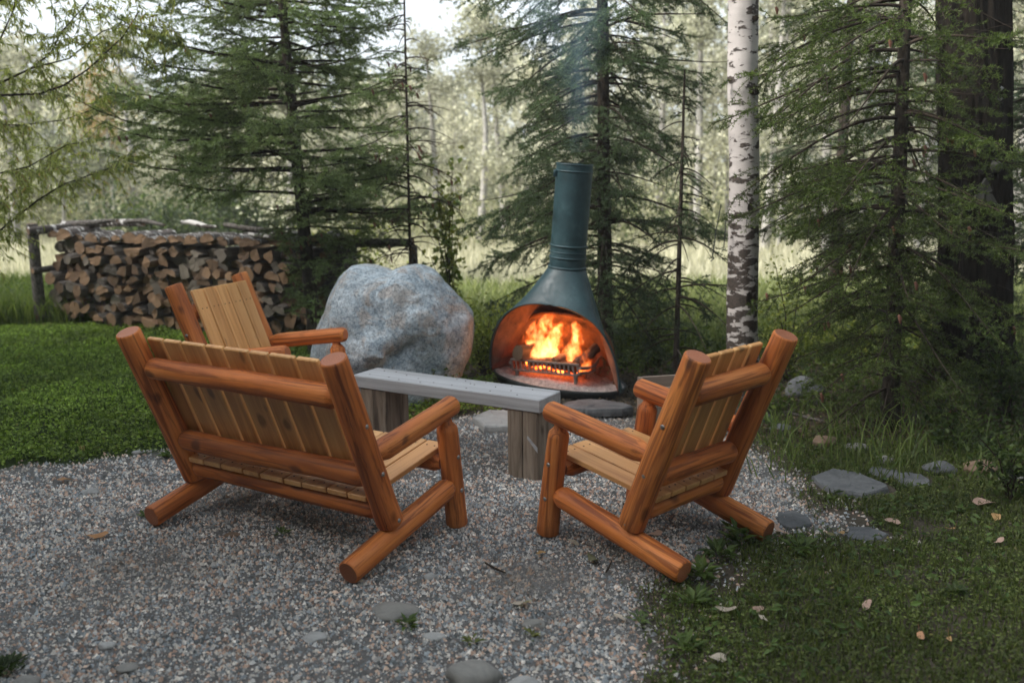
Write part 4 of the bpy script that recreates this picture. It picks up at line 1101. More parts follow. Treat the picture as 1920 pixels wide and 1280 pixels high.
def spruce(base, top, r0, Lf, z0, seed, label, name="spruce_tree", spacing=.2, nb=5, droop=.28, e0=.12, dens=70, c0=(.022, .050, .016), c1=(.055, .105, .035),
           cones=0, needle=.019, zvis=9, bare=0.0, l2k=.34, mid=None, group="spruce trees around the seats", wd=.0034, tert=.045, skip=0.0, azs=None, tip=.12):
    rg = np.random.default_rng(seed); base = Vector(base); top = Vector(top)
    root = empty(name, base, label=label, cat="spruce tree", group=group)
    H = top.z - base.z
    def tr(z):
        t = (z - base.z) / H; p = base.lerp(top, t)
        if mid is not None: k = 4 * t * (1 - t); p = p + Vector(mid) * k
        return np.array(p - base)
    def trad(z): t = (z - base.z) / H; return r0 * (1 - t) ** .8 + .006 + (.35 * r0 * math.exp(-t * 40))
    zs = np.linspace(base.z - .05, top.z, 26); mb = MB()
    tube(mb, [tr(z) for z in zs], [trad(z) for z in zs], seg=10, rough=.04, seed=seed); mb.build("trunk", M['bark_spruce'], root)
    bp = MB(); fol = MB(); cn = MB(); S0 = []; S1 = []; LT = []; T0 = []; T1 = []; LTT = []; prim0 = []; prim1 = []; pr0 = []; pr1 = []
    sec0 = []; sec1 = []
    z = z0
    while z < top.z - .08:
        step = spacing * (1 if z < zvis else 2.2)
        for k in range(nb):
            if rg.random() < skip: continue
            az = rg.uniform(0, 2 * pi) if azs is None else azs(rg, z)
            L = Lf(z, az) * rg.uniform(.62, 1.12); zz = z + rg.uniform(-.5, .5) * step
            if L < .06: continue
            o = tr(zz); dh = np.array([cos(az), sin(az), 0]); n = 9; s = np.linspace(0, 1, n)
            ee = e0 + rg.normal(0, .09); dd = droop * rg.uniform(.6, 1.4); wob = rg.normal(0, .05); side = np.array([-sin(az), cos(az), 0])
            P = o + dh * (s * L)[:, None] * (1 - .06 * s[:, None]) + side * (wob * L * s ** 2)[:, None] + np.array([0, 0, 1.]) * ((ee * s - dd * s ** 1.7 + tip * s ** 4) * L)[:, None]
            rr = (.003 + .0075 * L) * (1 - s) + .0018
            prim0.append(P[:-1]); prim1.append(P[1:]); pr0.append(rr[:-1]); pr1.append(rr[1:])
            lt = rg.uniform(.72, 1.28)
            if rg.random() < bare: continue
            c_out = .30
            S0.append(P[int(n * c_out):-1]); S1.append(P[int(n * c_out) + 1:]); LT += [lt] * len(S1[-1])
            ns = max(4, int(L / (.037 if z < zvis else .10))); ss = np.sort(rg.uniform(.10, 1.0, ns))
            for q in ss:
                if rg.random() < .12: continue
                f = q * (n - 1); i = min(int(f), n - 2); p = P[i] + (P[i + 1] - P[i]) * (f - i); tg = norm((P[i + 1] - P[i])[None])[0]
                sd = 1 if rg.random() < .5 else -1; l2 = (l2k * 1.2 * L * (1 - q) ** .75 + .07) * rg.uniform(.6, 1.15)
                l2 = min(l2, .42); an = rg.uniform(.7, 1.05)
                d2 = tg * cos(an) + (np.cross(np.array([0, 0, 1.]), tg) * sd) * sin(an) + np.array([0, 0, rg.normal(-.12, .30)])
                d2 = d2 / np.linalg.norm(d2); m_ = p + d2 * l2 * .5; e_ = p + d2 * l2 + np.array([0, 0, -.12 * l2 + rg.normal(0, .02)])
                sec0 += [p, m_]; sec1 += [m_, e_]
                inner = .35 + .65 * min(1, q * 1.6)
                if rg.random() > inner: continue
                S0.append(np.array([p + (m_ - p) * .3, m_])); S1.append(np.array([m_, e_])); LT += [lt, lt]
                nt = int(l2 / tert)
                if nt:
                    tt = rg.uniform(.15, .95, (nt, 1)); pb = p + (e_ - p) * tt
                    sg = rg.choice([-1, 1], (nt, 1)); perp = norm(np.cross(d2[None], np.array([[0, 0, 1.]])))
                    d3 = norm(d2[None] * .75 + perp * sg * .7 + rg.normal(0, .22, (nt, 3)) + np.array([0, 0, -.05]))
                    l3 = (.035 + .10 * (1 - tt)) * rg.uniform(.6, 1.2, (nt, 1)) * min(1, l2 / .25 + .3)
                    S0.append(pb); S1.append(pb + d3 * l3); LT += [lt * .97] * nt
            if cones and rg.random() < cones:
                for _ in range(rg.integers(1, 5)):
                    q = rg.uniform(.55, 1); f = q * (n - 1); i = min(int(f), n - 2); p = P[i] + rg.normal(0, .05, 3)
                    tube(cn, [p, p + np.array([.01, 0, -.02]), p + np.array([.012, .004, -.045])], [.007, .011, .005], seg=6, col=np.array([.20, .095, .065]) * rg.uniform(.6, 1.3))
        z += step
    A = np.concatenate(prim0); B = np.concatenate(prim1); segs_tubes(bp, A, B, np.concatenate(pr0), np.concatenate(pr1), k=5)
    if sec0: segs_tubes(bp, np.array(sec0), np.array(sec1), .0022, .0013, k=3)
    tag(bp.build("branches", M['twig'], root), kind='stuff')
    if S0:
        A = np.concatenate(S0); B = np.concatenate(S1); N = needles(fol, A, B, dens * 3.1, needle * 1.22, wd * 1.75, rg, c0, c1, np.array(LT))
        tag(fol.build("foliage", M['needle'], root, smooth=False), kind='stuff')
    if cn.n: tag(cn.build("cones", M['pebble'], root), kind='stuff')
    return root

# ------------------------------------------------------------------ spruces
b = at_y(592, 600, 8.5); t_ = at_y(535, 0, 8.5)
def L1(z, az):
    pts = [(.35, .40), (1.0, .52), (1.35, .75), (1.55, 1.30), (1.9, 1.45), (2.6, 1.28), (3.2, 1.08), (4.0, .68), (5.1, .05)]
    l = np.interp(z, [p[0] for p in pts], [p[1] for p in pts])
    return l * 1.08 * ((1 + .12 * cos(az - pi)) if z > 1.4 else (1 + .75 * cos(az)) if cos(az) > 0 else (1 + .62 * cos(az)))
spruce((b.x, 8.5, 0), (t_.x - .10, 8.5, 5.1), .062, L1, .42, 31, "bushy spruce with small reddish cones, standing between the firewood and the boulder", spacing=.105, nb=5, cones=.4, dens=82,
       e0=.06, droop=.10, tip=.16, mid=(-.02, 0, 0), c0=(.095, .145, .050), c1=(.30, .37, .17), zvis=3.5)
b = at_y(1136, 700, 7.85); t_ = at_y(1122, 0, 7.85)
def L2(z, az):
    pts = [(.1, .55), (.5, .95), (1.2, 1.12), (2.0, 1.12), (2.6, 1.12), (3.1, 1.2), (3.6, 1.0), (6.3, .05)]
    return np.interp(z, [p[0] for p in pts], [p[1] for p in pts]) * (1 + .1 * cos(az - pi))
spruce((b.x, 7.85, 0), (t_.x - .03, 7.85, 6.4), .062, L2, .30, 32, "tall dark spruce with drooping branches directly behind the fireplace", spacing=.110, nb=5, dens=80, droop=.46, e0=.10,
       c0=(.045, .075, .036), c1=(.15, .205, .105), zvis=3.4, bare=.12, skip=.06, tip=.10)
b = at_y(1668, 800, 5.95); t_ = at_y(1672, 0, 5.95)
def L3(z, az):
    pts = [(.1, .5), (.5, .75), (1.0, .95), (1.6, 1.08), (2.2, 1.10), (2.8, 1.0), (5.0, .05)]
    return np.interp(z, [p[0] for p in pts], [p[1] for p in pts]) * (1 + .1 * cos(az - pi)) * (1 - .5 * max(0, cos(az)) * (z > 1.75))
spruce((b.x, 5.95, 0), (t_.x + .02, 5.95, 5.0), .050, L3, .30, 33, "spruce with long hanging green branches in front of the thick dark trunk", spacing=.102, nb=5, dens=80, droop=.52, e0=.12, cones=.25,
       c0=(.032, .058, .011), c1=(.135, .185, .042), zvis=2.7, bare=.10, tip=.12, needle=.017, wd=.003)
# behind, darker ones on the right and a young one under the tall spruce
def Lr(a, b_): return lambda z, az: float(np.interp(z, [.2, 1.5, a], [b_ * .7, b_, .05]))
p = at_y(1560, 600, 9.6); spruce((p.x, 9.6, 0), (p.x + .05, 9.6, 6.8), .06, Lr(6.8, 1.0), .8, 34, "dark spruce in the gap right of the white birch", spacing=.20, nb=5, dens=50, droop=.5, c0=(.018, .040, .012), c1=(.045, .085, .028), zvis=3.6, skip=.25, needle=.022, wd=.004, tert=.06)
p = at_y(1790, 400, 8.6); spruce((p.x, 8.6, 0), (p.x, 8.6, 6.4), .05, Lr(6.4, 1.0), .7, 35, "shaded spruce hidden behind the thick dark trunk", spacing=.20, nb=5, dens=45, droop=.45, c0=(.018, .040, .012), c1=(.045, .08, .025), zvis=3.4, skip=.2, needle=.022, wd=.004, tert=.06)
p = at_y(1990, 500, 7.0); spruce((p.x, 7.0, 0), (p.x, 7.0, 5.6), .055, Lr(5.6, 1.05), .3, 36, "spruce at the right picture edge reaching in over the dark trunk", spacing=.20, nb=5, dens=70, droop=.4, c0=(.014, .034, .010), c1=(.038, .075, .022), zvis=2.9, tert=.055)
p = at_y(1268, 640, 7.0); t_ = at_y(1276, 250, 7.0)
spruce((p.x, 7.0, 0), (t_.x + .02, 7.0, 2.35), .018, lambda z, az: float(np.interp(z, [.2, 1.0, 2.35], [.42, .50, .05])), .25, 37, "thin sparse young spruce between the tall spruce and the birch", spacing=.12, nb=3, dens=75, droop=.55, bare=.45, c0=(.016, .036, .014), c1=(.042, .075, .026), tip=.05, needle=.015)
# snag
b = at_y(770, 560, 8.2); t_ = at_y(757, -60, 8.2)
spruce((b.x, 8.2, 0), (t_.x, 8.2, t_.z + .25), .009, lambda z, az: float(np.interp(z, [.5, 1.4, 2.2, 3.2], [.50, .55, .50, .10])), .55, 38, "thin nearly bare spruce pole with dead drooping twigs beside the bushy spruce", name="dead_spruce",
       spacing=.105, nb=3, dens=24, droop=.42, e0=.22, bare=.72, cones=.5, c0=(.10, .06, .035), c1=(.16, .10, .05), tip=.0, needle=.010, l2k=.3)

# ------------------------------------------------------------------ birch, thick trunk
def build_birch():
    y = 6.4; pts = [at_y(1396, -420, y), at_y(1394, -200, y), at_y(1394, 0, y), at_y(1392, 150, y), at_y(1396, 300, y), at_y(1394, 450, y), at_y(1391, 600, y), at_y(1393, 700, y)]
    b = Vector((pts[-1].x, y, -.05)); pts = [Vector((q.x, q.y, q.z)) for q in pts[::-1]]; pts = [b] + pts
    root = empty("birch_tree", (b.x, y, 0), label="white-barked birch trunk with black scars right of the fireplace", cat="birch tree")
    P = np.array([(q.x - b.x, q.y - y, q.z) for q in pts]); z = np.linspace(P[0, 2], P[-1, 2], 46); P = np.stack([np.interp(z, P[:, 2], P[:, 0]), np.interp(z, P[:, 2], P[:, 1]), z], 1)
    r = np.interp(z, [-.05, .15, .5, 1.5, 3, 5], [.145, .122, .105, .100, .095, .082])
    mb = MB(); tube(mb, P, r, seg=28, rough=.012, seed=3); mb.build("trunk", M['birch'], root)
    for k, (px, py, w, h) in enumerate(((1398, 58, 20, 26), (1412, 170, 17, 15), (1372, 352, 13, 22), (1400, 390, 20, 16), (1383, 75, 9, 10), (1416, 35, 9, 8), (1398, 560, 18, 26), (1380, 470, 9, 20))):
        q = at_y(px, py, y - .088); sc = (y - .088) / F_PX; x = (q.x - b.x)
        yy = -.011 - math.sqrt(max(0.0, .089 ** 2 - min(abs(x), .085) ** 2))
        import bmesh
        bm = bmesh.new(); bmesh.ops.create_icosphere(bm, subdivisions=3, radius=1)
        for v in bm.verts:
            n_ = 1 + .75 * mnoise.noise(v.co * 2.6 + Vector((k * 5, 0, 0))); v.co = Vector((v.co.x * w * sc * .5 * n_ * 1.15, v.co.y * .008, v.co.z * h * sc * .5 * n_ * 1.2))
        me = bpy.data.meshes.new("knot"); bm.to_mesh(me); bm.free(); me.materials.append(M['bark_dark']); o = bpy.data.objects.new("knot", me); COL.objects.link(o); o.parent = root
        o.location = (max(-.085, min(.085, x)), yy, q.z); o.rotation_euler = (0, 0, math.asin(max(-1, min(1, x / .095))))
    # leafy twig hanging in at the top, left of the trunk
    rg = np.random.default_rng(9); lf = MB(); tw = MB()
    for k in range(16):
        a = np.array([-.02, -.05, 3.15 + .18 * (k % 4)]); e = np.array([rg.uniform(-.70, -.08), rg.uniform(-.35, .05), rg.uniform(2.78, 3.35)])
        m_ = (a + e) / 2 + np.array([0, 0, .12]); segs_tubes(tw, np.array([a, m_]), np.array([m_, e]), .004, .002)
        n = 22; t = rg.random((n, 1)); C = m_ * (1 - t) + e * t + rg.normal(0, .035, (n, 3)); D = rand_unit(n, rg) * .6 + np.array([0, 0, -.8])
        add_quad_leaves(lf, C, D, rand_unit(n, rg), rg.uniform(.035, .05, n), rg.uniform(.035, .045, n), cols(n, rg, (.10, .16, .03), (.26, .28, .07), .2))
    tag(tw.build("branches", M['twig'], root), kind='stuff'); tag(lf.build("leaves", M['leaf'], root, smooth=False), kind='stuff')
build_birch()

def build_big_trunk():
    y = 6.75; c = [at_y(1822, -300, y), at_y(1824, 0, y), at_y(1826, 150, y), at_y(1828, 300, y), at_y(1832, 450, y), at_y(1826, 600, y), at_y(1822, 720, y)]
    wd = [118, 124, 128, 126, 130, 134, 150]
    zz = [q.z for q in c][::-1] ; xx = [q.x for q in c][::-1]; rr = [w * y / F_PX / 2 for w in wd][::-1]
    NZ, NA = 150, 120; z = np.linspace(-.1, 4.6, NZ); X0 = np.interp(z, zz, xx); R = np.interp(z, zz, rr) + .14 * np.exp(-np.clip(z, 0, 9) * 4.5)
    root = empty("old_tree", (X0[0], y, 0), label="very thick dark furrowed trunk rising behind the right spruce", cat="tree")
    V = []
    for i in range(NZ):
        for j in range(NA):
            a = 2 * pi * j / NA; q = Vector((cos(a) * 1.0, sin(a) * 1.0, z[i] * .35))
            w = Vector((cos(a) * 7, sin(a) * 7, z[i] * 1.6)); fur = abs(mnoise.noise(w + Vector((0, 0, mnoise.noise(w * .4) * 1.5))))
            r = R[i] * (1 + .07 * mnoise.noise(q * 1.5)) - .030 * max(0, 1 - fur * 6) - .008 * mnoise.noise(w * 3)
            V.append((X0[i] - X0[0] + r * cos(a), r * sin(a), z[i]))
    i = np.arange(NZ - 1)[:, None] * NA; j = np.arange(NA)[None]; k = (j + 1) % NA
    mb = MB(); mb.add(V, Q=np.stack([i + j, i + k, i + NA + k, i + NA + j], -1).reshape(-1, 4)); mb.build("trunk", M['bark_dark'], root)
    # upper limbs out of the frame
    for s in (-1, 1):
        mb = MB(); tube(mb, [(X0[-1] - X0[0], 0, 4.3), (X0[-1] - X0[0] + s * .6, .1, 5.4), (X0[-1] - X0[0] + s * 1.0, .2, 7.0)], [.2, .14, .05], seg=10, rough=.05); mb.build("limb", M['bark_dark'], root)
    # pale scar
    orn = M['pale_wood'] = wood_mat('grey_carved_wood', (.05, .047, .04), (.085, .08, .07), (.13, .12, .105), rough=.9, coat=0, knots=False, stretch=.3)
    q = at_y(1845, 362, y - .27); R_ = empty("trunk_ornament", (q.x, q.y, q.z), label="small grey carved ornament with two drooping flaps fixed to the thick dark trunk", cat="ornament")
    def flap(nm, pts, th=.02):
        n = len(pts); V = [(x, -th / 2 - .012 * (1 - abs(x) / .08), z_) for x, z_ in pts] + [(x, th / 2, z_) for x, z_ in pts]
        mb = MB()
        mb.add(V, T=[[0, a, a + 1] for a in range(1, n - 1)] + [[n, n + a + 1, n + a] for a in range(1, n - 1)], Q=[[a, n + a, n + (a + 1) % n, (a + 1) % n] for a in range(n)])
        mb.build(nm, orn, R_, smooth=False)
    flap("cap", [(-.05, .015), (-.03, .05), (0, .10), (.03, .05), (.05, .015), (0, -.01)])
    flap("wing", [(-.005, .0), (-.05, -.005), (-.115, -.085), (-.075, -.075), (-.035, -.085), (-.008, -.06)])
    flap("wing", [(.005, .0), (.008, -.06), (.035, -.085), (.07, -.07), (.105, -.085), (.05, -.005)])
    q = at_y(1868, 312, y - .24); mb = MB(); tube(mb, [(0, .03, 0), (0, -.01, 0), (0, -.025, 0)], [.045, .04, .015], seg=14, rough=.06)
    o = mb.build("round_ornament", orn); o.location = q; tag(o, "round pale wooden knob on the thick trunk just above the winged ornament", "ornament")
    q = at_y(1868, 178, y - .20); mb = MB(); tube(mb, [(0, .03, -.06), (.01, -.02, -.02), (.015, -.015, .03), (.0, .03, .07)], [.02, .035, .03, .01], seg=9, rough=.12)
    o = mb.build("bark_scar", M['pale_stone']); o.parent = root; o.location = Vector(q) - Vector((X0[0], y, 0))
build_big_trunk()

# roasting irons hanging on the birch
for k, (pts, lab) in enumerate((([(1352, 383), (1343, 430), (1336, 480), (1338, 485), (1332, 490)], "thin black iron rod with a hooked end hanging left of the birch"),
                               ([(1362, 398), (1359, 440), (1357, 465)], "shorter thin wire hanging against the birch's left edge"))):
    mb = MB(); tube(mb, [at_y(a, b_, 6.32) for a, b_ in pts], .0035, seg=6); o = mb.build("iron_rod", M['pan']); tag(o, lab, "rod")

# ------------------------------------------------------------------ airy yellow-green tree reaching in from the left
def build_left_tree():
    rg = np.random.default_rng(41); base = Vector((-5.9, 8.0, 0)); root = empty("willow_tree", base, label="slender tree with narrow yellow-green leaves reaching in from the left edge", cat="tree")
    B = np.array(base); mb = MB(); tube(mb, [(0, 0, -.05), (.05, 0, 1.2), (.0, 0, 2.4), (-.1, .1, 4.6)], [.11, .09, .075, .03], seg=10, rough=.05); mb.build("trunk", M['bark_grey'], root)
    br = MB(); lf = MB(); paths = [
        ([(-230, 260), (-60, 190), (0, 179), (75, 176), (120, 160), (165, 130), (230, 70), (262, 20)], 7.6, .014),
        ([(-240, 300), (-80, 200), (0, 156), (60, 128), (95, 100), (115, 60), (165, 5), (185, -40)], 7.9, .012),
        ([(-220, 380), (-60, 335), (0, 325), (55, 312), (125, 272), (170, 265)], 7.4, .009),
        ([(-200, 520), (-60, 470), (0, 432), (70, 376), (120, 345), (200, 318), (240, 290)], 7.5, .010),
        ([(-220, 200), (-80, 110), (0, 75), (25, 20), (40, -60)], 7.7, .012),
        ([(-230, 150), (-60, 30), (60, -30), (190, -60), (320, -50)], 7.8, .013),
        ([(-230, 90), (-40, -60), (120, -110), (300, -100), (380, -60)], 7.5, .012),
        ([(-200, 560), (-90, 470), (-20, 400), (60, 330), (110, 300)], 8.3, .009),
        ([(-230, 250), (-60, 230), (40, 235), (120, 225), (190, 200)], 8.2, .009),
        ([(60, 128), (130, 110), (190, 60), (250, 40), (330, 60)], 7.85, .007)]
    for pts, y, r in paths:
        P = np.array([at_y(a, b_, y + rg.normal(0, .05)) for a, b_ in pts]) - B; n = len(P)
        P[0] = P[0] * .5 + np.array([0, 0, P[0][2] * .5 - .1]) if pts[0][0] < 0 else P[0]
        tube(br, P, np.linspace(r, .003, n), seg=6)
        L = np.linalg.norm(np.diff(P, axis=0), axis=1); cum = np.concatenate([[0], np.cumsum(L)]); tot = cum[-1]
        nt = int(tot * 30)
        for _ in range(nt):
            s = rg.uniform(.22, 1.0) * tot; p = np.array([np.interp(s, cum, P[:, k]) for k in range(3)]); i = min(np.searchsorted(cum, s) - 1, n - 2); tg = norm((P[i + 1] - P[i])[None])[0]
            d = norm((tg * .7 + rand_unit(1, rg)[0] * .8 + np.array([0, 0, -.15]))[None])[0]; l = rg.uniform(.12, .42)
            m_ = p + d * l * .55; e = m_ + (d * .7 + np.array([0, 0, -.5])) * l * .5
            segs_tubes(br, np.array([p, m_]), np.array([m_, e]), .0022, .0012)
            nl = int(l * 85); t = rg.random((nl, 1)); C = np.where(t < .5, p + (m_ - p) * t * 2, m_ + (e - m_) * (t - .5) * 2)
            D = d * .3 + rand_unit(nl, rg) * .55 + np.array([0, 0, -.65])
            add_quad_leaves(lf, C, D, rand_unit(nl, rg), rg.uniform(.04, .075, nl), rg.uniform(.009, .016, nl), cols(nl, rg, (.26, .31, .08), (.50, .50, .19), .25, (.04, (.42, .28, .10))))
    tag(br.build("branches", M['twig'], root), kind='stuff'); tag(lf.build("leaves", M['leaf'], root, smooth=False), kind='stuff')
build_left_tree()

# ------------------------------------------------------------------ the wood beyond the meadow
def aspen_geo(br, lf, pos, H, W, nl, rg, c0, c1, lsize, dead=False, tr=.06):
    x, y, z0 = pos; lean = rg.normal(0, .03, 2) * H
    zz = np.linspace(0, 1, 5); P = np.stack([x + lean[0] * zz + rg.normal(0, .04, 5), y + lean[1] * zz, z0 + H * zz], 1)
    tube(br, P, np.linspace(tr, .012, 5), seg=6, cap=False)
    nb = 12; cl = []
    for k in range(nb):
        t = rg.uniform(.22, .98); o = np.array([np.interp(t, zz, P[:, i]) for i in range(3)]); a = rg.uniform(0, 2 * pi)
        l = W * (1.15 - t) ** .6 * rg.uniform(.5, 1.0); e = o + np.array([cos(a) * l, sin(a) * l, l * rg.uniform(.2, .9)]); tube(br, [o, (o + e) / 2 + np.array([0, 0, .06]), e], [.018, .010, .005], seg=3, cap=False)
        cl += [e, (o + e) / 2, o + (e - o) * .75]
    cl = np.array(cl); idx = rg.integers(0, len(cl), nl); C = cl[idx] + rg.normal(0, 1, (nl, 3)) * np.array([.21, .21, .16]) * (W / .9)
    shade = rg.uniform(.5, 1.3, len(cl))[idx][:, None]
    add_quad_leaves(lf, C, rand_unit(nl, rg), rand_unit(nl, rg), rg.uniform(.7, 1.2, nl) * lsize, rg.uniform(.6, 1.0, nl) * lsize, cols(nl, rg, c0, c1, .2) * shade)
def build_forest():
    rg = np.random.default_rng(51); br = MB(); lf = MB()
    spots = []
    def top_h(xn, y):   # xn: picture-space bearing x/y
        px = 960 + xn * F_PX
        yy = np.interp(px, [0, 200, 260, 330, 420, 600, 700, 860, 960, 1100, 1300, 1500, 1920], [60, 120, 170, 165, 110, 120, 125, 118, 90, 60, -40, -80, -160]) + rg.normal(0, 16)
        return CAM_H + (305 - yy) / F_PX * y
    for y0, y1, n, nl, ls in ((19, 24, 32, 1900, .082), (24, 31, 46, 1500, .11), (31, 42, 54, 1000, .155), (42, 60, 50, 650, .23)):
        for k in range(n):
            y = rg.uniform(y0, y1); xn = -.66 + 1.32 * (k + rg.random()) / n; H = top_h(xn, y) * rg.uniform(.72, 1.03)
            if y < 24: H *= rg.uniform(.6, .95)
            dk = rg.random(); c0, c1 = ((.44, .43, .31), (.70, .68, .54)) if dk < .7 else ((.24, .26, .17), (.44, .45, .32))
            if rg.random() < .05: c0, c1 = (.34, .24, .09), (.46, .33, .14)
            aspen_geo(br, lf, (xn * y, y, 0), H, rg.uniform(.8, 1.3), nl, rg, c0, c1, ls, tr=rg.uniform(.04, .09))
    # low thicket at the wood's foot
    for k in range(150):
        y = rg.uniform(17.5, 30); xn = rg.uniform(-.64, .64); h = rg.uniform(.5, 1.7); n = 330
        C = np.array([xn * y, y, h * .5]) + rg.normal(0, 1, (n, 3)) * np.array([.7, .4, h * .30]); C[:, 2] = np.abs(C[:, 2])
        dk = rg.random(); c0, c1 = ((.07, .095, .035), (.15, .18, .07)) if dk < .4 else ((.30, .31, .18), (.52, .50, .33))
        add_quad_leaves(lf, C, rand_unit(n, rg), rand_unit(n, rg), rg.uniform(.05, .11, n), rg.uniform(.05, .09, n), cols(n, rg, c0, c1, .3))
    f = tag(br.build("woodland_stems", M['far_trunk']), "thin grey stems of the far wood beyond the meadow", "woodland", kind='stuff')
    f2 = tag(lf.build("woodland", M['far_leaf'], smooth=False), "sunlit pale green wood of young aspens beyond the meadow", "woodland", kind='stuff')
    # trunks one can pick out
    meshes = []
    for s in range(3):
        r2 = np.random.default_rng(60 + s); a = MB(); b_ = MB(); aspen_geo(a, b_, (0, 0, 0), 1.0 * 6.4, .9, 2600, r2, (.38, .38, .27), (.60, .59, .46), .085, tr=.10)
        meshes.append((a.mesh("trunk", M['far_trunk']), b_.mesh("crown", M['far_leaf'], False)))
    for k, (px, y, sc, lab) in enumerate(((18, 19, .8, 0), (245, 21, .72, 0), (430, 20, .55, 0), (528, 12.5, .62, 1), (900, 19, .72, 0), (948, 20, .8, 0), (1310, 19, 1, 0), (1440, 17, 1, 0), (1452, 21, 1.1, 0), (1470, 18, 1, 0), (1535, 20, 1.1, 0), (1560, 16, 1, 0), (1620, 19, 1, 0), (1735, 17, 1.1, 0), (1915, 15, 1, 2), (1905, 20, 1.1, 0), (820, 21, .7, 0), (1235, 20, .9, 0))):
        q = at_y(px, 320, y); root = empty("aspen_tree", (q.x, y, 0), random.uniform(0, 6), cat="aspen tree", group="slender aspens at the edge of the far wood",
            label=["slender pale-stemmed aspen standing out at the edge of the far wood", "thin white birch stem showing through the bushy spruce above the firewood", "pale aspen stem at the right picture edge beside the thick dark trunk"][lab])
        root.scale = (1, 1, sc)
        for nm, me in zip(("trunk", "crown"), meshes[k % 3]):
            o = bpy.data.objects.new(nm, me); COL.objects.link(o); o.parent = root
            if nm == "crown": o["kind"] = 'stuff'
build_forest()

# ------------------------------------------------------------------ meadow, lawn, weeds
def meadow():
    rg = np.random.default_rng(71); n = 60000; y = rg.uniform(10.8, 26, n) ; x = rg.uniform(-.62, .62, n) * y
    k = ~((x < -1.2) & (y < 11.2)); x, y = x[k], y[k]; n = len(x); h = rg.uniform(.10, .34, n) * np.where(y < 12.5, .8, 1)
    z = ground_h_np(x, y); B = np.stack([x, y, z], 1); a = rg.uniform(0, 2 * pi, n); w = .008 + .0008 * y; s = np.stack([np.cos(a) * w, np.sin(a) * w, 0 * w], 1)
    top = B + np.stack([rg.normal(0, .06, n), rg.normal(0, .06, n), h], 1)
    mb = MB(); c = cols(n, rg, (.46, .45, .32), (.66, .63, .49), .2)
    mb.add(np.stack([B - s, B + s, top], 1).reshape(-1, 3), T=np.arange(3 * n).reshape(-1, 3), col=np.repeat(c, 3, 0))
    tag(mb.build("meadow_grass", M['far_leaf'], smooth=False), "pale sunlit meadow grass between the seats and the far wood", "grass", kind='stuff')
meadow()
def cover(name, n, xr, yr, keep, hmax, size, c0, c1, label, seed, up=.75, extra=None, asp=.85, mtl=None, lump=True):
    rg = np.random.default_rng(seed); x = rg.uniform(*xr, n); y = rg.uniform(*yr, n); k = in_view(x, y, .5) & keep(x, y, rg); x, y = x[k], y[k]; n = len(x)
    g = VN(x, y, 6, 3) if lump else .7; z = ground_h_np(x, y) + hmax * rg.random(n) ** .8 * (.25 + 1.1 * g)
    C = np.stack([x, y, z], 1); a = rg.uniform(0, 2 * pi, n); D = np.stack([np.cos(a), np.sin(a), rg.normal(.05, .35, n)], 1)
    Nn = norm(np.stack([rg.normal(0, .5, n), rg.normal(0, .5, n), np.ones(n) * up + .3], 1)); s = rg.uniform(.6, 1.25, n) * size * (1 + (y - 5) * .04)
    mb = MB(); tone = (.45 + 1.1 * VN2(x, y, 2.6, 4))[:, None]; add_quad_leaves(mb, C, D, Nn, s, s * asp, cols(n, rg, c0, c1, .3, extra) * tone)
    o = mb.build(name, M['leaf'], smooth=False); tag(o, label, "ground cover", kind='stuff'); return o
def blades(name, n, xr, yr, keep, h0, h1, c0, c1, label, seed, w=.0028, bend=.6):
    rg = np.random.default_rng(seed); x = rg.uniform(*xr, n); y = rg.uniform(*yr, n); k = in_view(x, y, .5) & keep(x, y, rg); x, y = x[k], y[k]; n = len(x)
    h = rg.uniform(h0, h1, n); B = np.stack([x, y, ground_h_np(x, y)], 1); a = rg.uniform(0, 2 * pi, n); s = np.stack([np.cos(a), np.sin(a), 0 * a], 1) * w * (1 + (y[:, None] - 3) * .12)
    b_ = rg.uniform(0, 2 * pi, n); ln = np.stack([np.cos(b_), np.sin(b_), 0 * b_], 1) * (h * rg.uniform(.1, bend, n))[:, None]
    m_ = B + ln * .35 + np.array([0, 0, 1]) * (h * .6)[:, None]; tp = B + ln * 1.2 + np.array([0, 0, 1]) * h[:, None]
    V = np.stack([B - s, B + s, m_ + s * .8, m_ - s * .8, tp], 1).reshape(-1, 3); i = np.arange(n) * 5; mb = MB()
    tone = (.7 + .6 * VN2(x, y, 1.6, 3))[:, None]
    mb.add(V, T=np.stack([i + 3, i + 2, i + 4], 1), Q=np.stack([i, i + 1, i + 2, i + 3], 1), col=np.repeat(cols(n, rg, c0, c1, .3) * tone, 5, 0))
    o = mb.build(name, M['leaf'], smooth=False); tag(o, label, "grass", kind='stuff'); return o
lawn_keep = lambda x, y, rg: (x < -.05) & (rg.random(len(x)) < np.clip(-gravel_sd(x, y) * 5 + .25, 0, 1)) & (gravel_sd(x, y) < rg.normal(-.03, .05, len(x))) & ((x < -1.0) | (y < 7.4))
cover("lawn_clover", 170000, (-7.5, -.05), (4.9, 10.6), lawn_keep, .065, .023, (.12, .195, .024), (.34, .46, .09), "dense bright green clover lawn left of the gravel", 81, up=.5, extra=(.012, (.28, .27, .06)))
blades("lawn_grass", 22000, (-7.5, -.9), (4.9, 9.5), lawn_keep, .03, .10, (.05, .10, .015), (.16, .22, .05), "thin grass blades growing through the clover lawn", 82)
blades("edge_grass", 26000, (-7.5, -4.2), (9.9, 12.5), lambda x, y, rg: x < -4, .10, .38, (.07, .12, .02), (.22, .26, .07), "taller wild grass beyond the firewood rack's left post", 83, w=.004)
FLAGS = [(at_z(px, py), r) for px, py, r in ((1597, 912, .20), (1712, 900, .10), (1487, 976, .10), (1655, 890, .08), (1625, 1004, .10), (1590, 975, .12))]
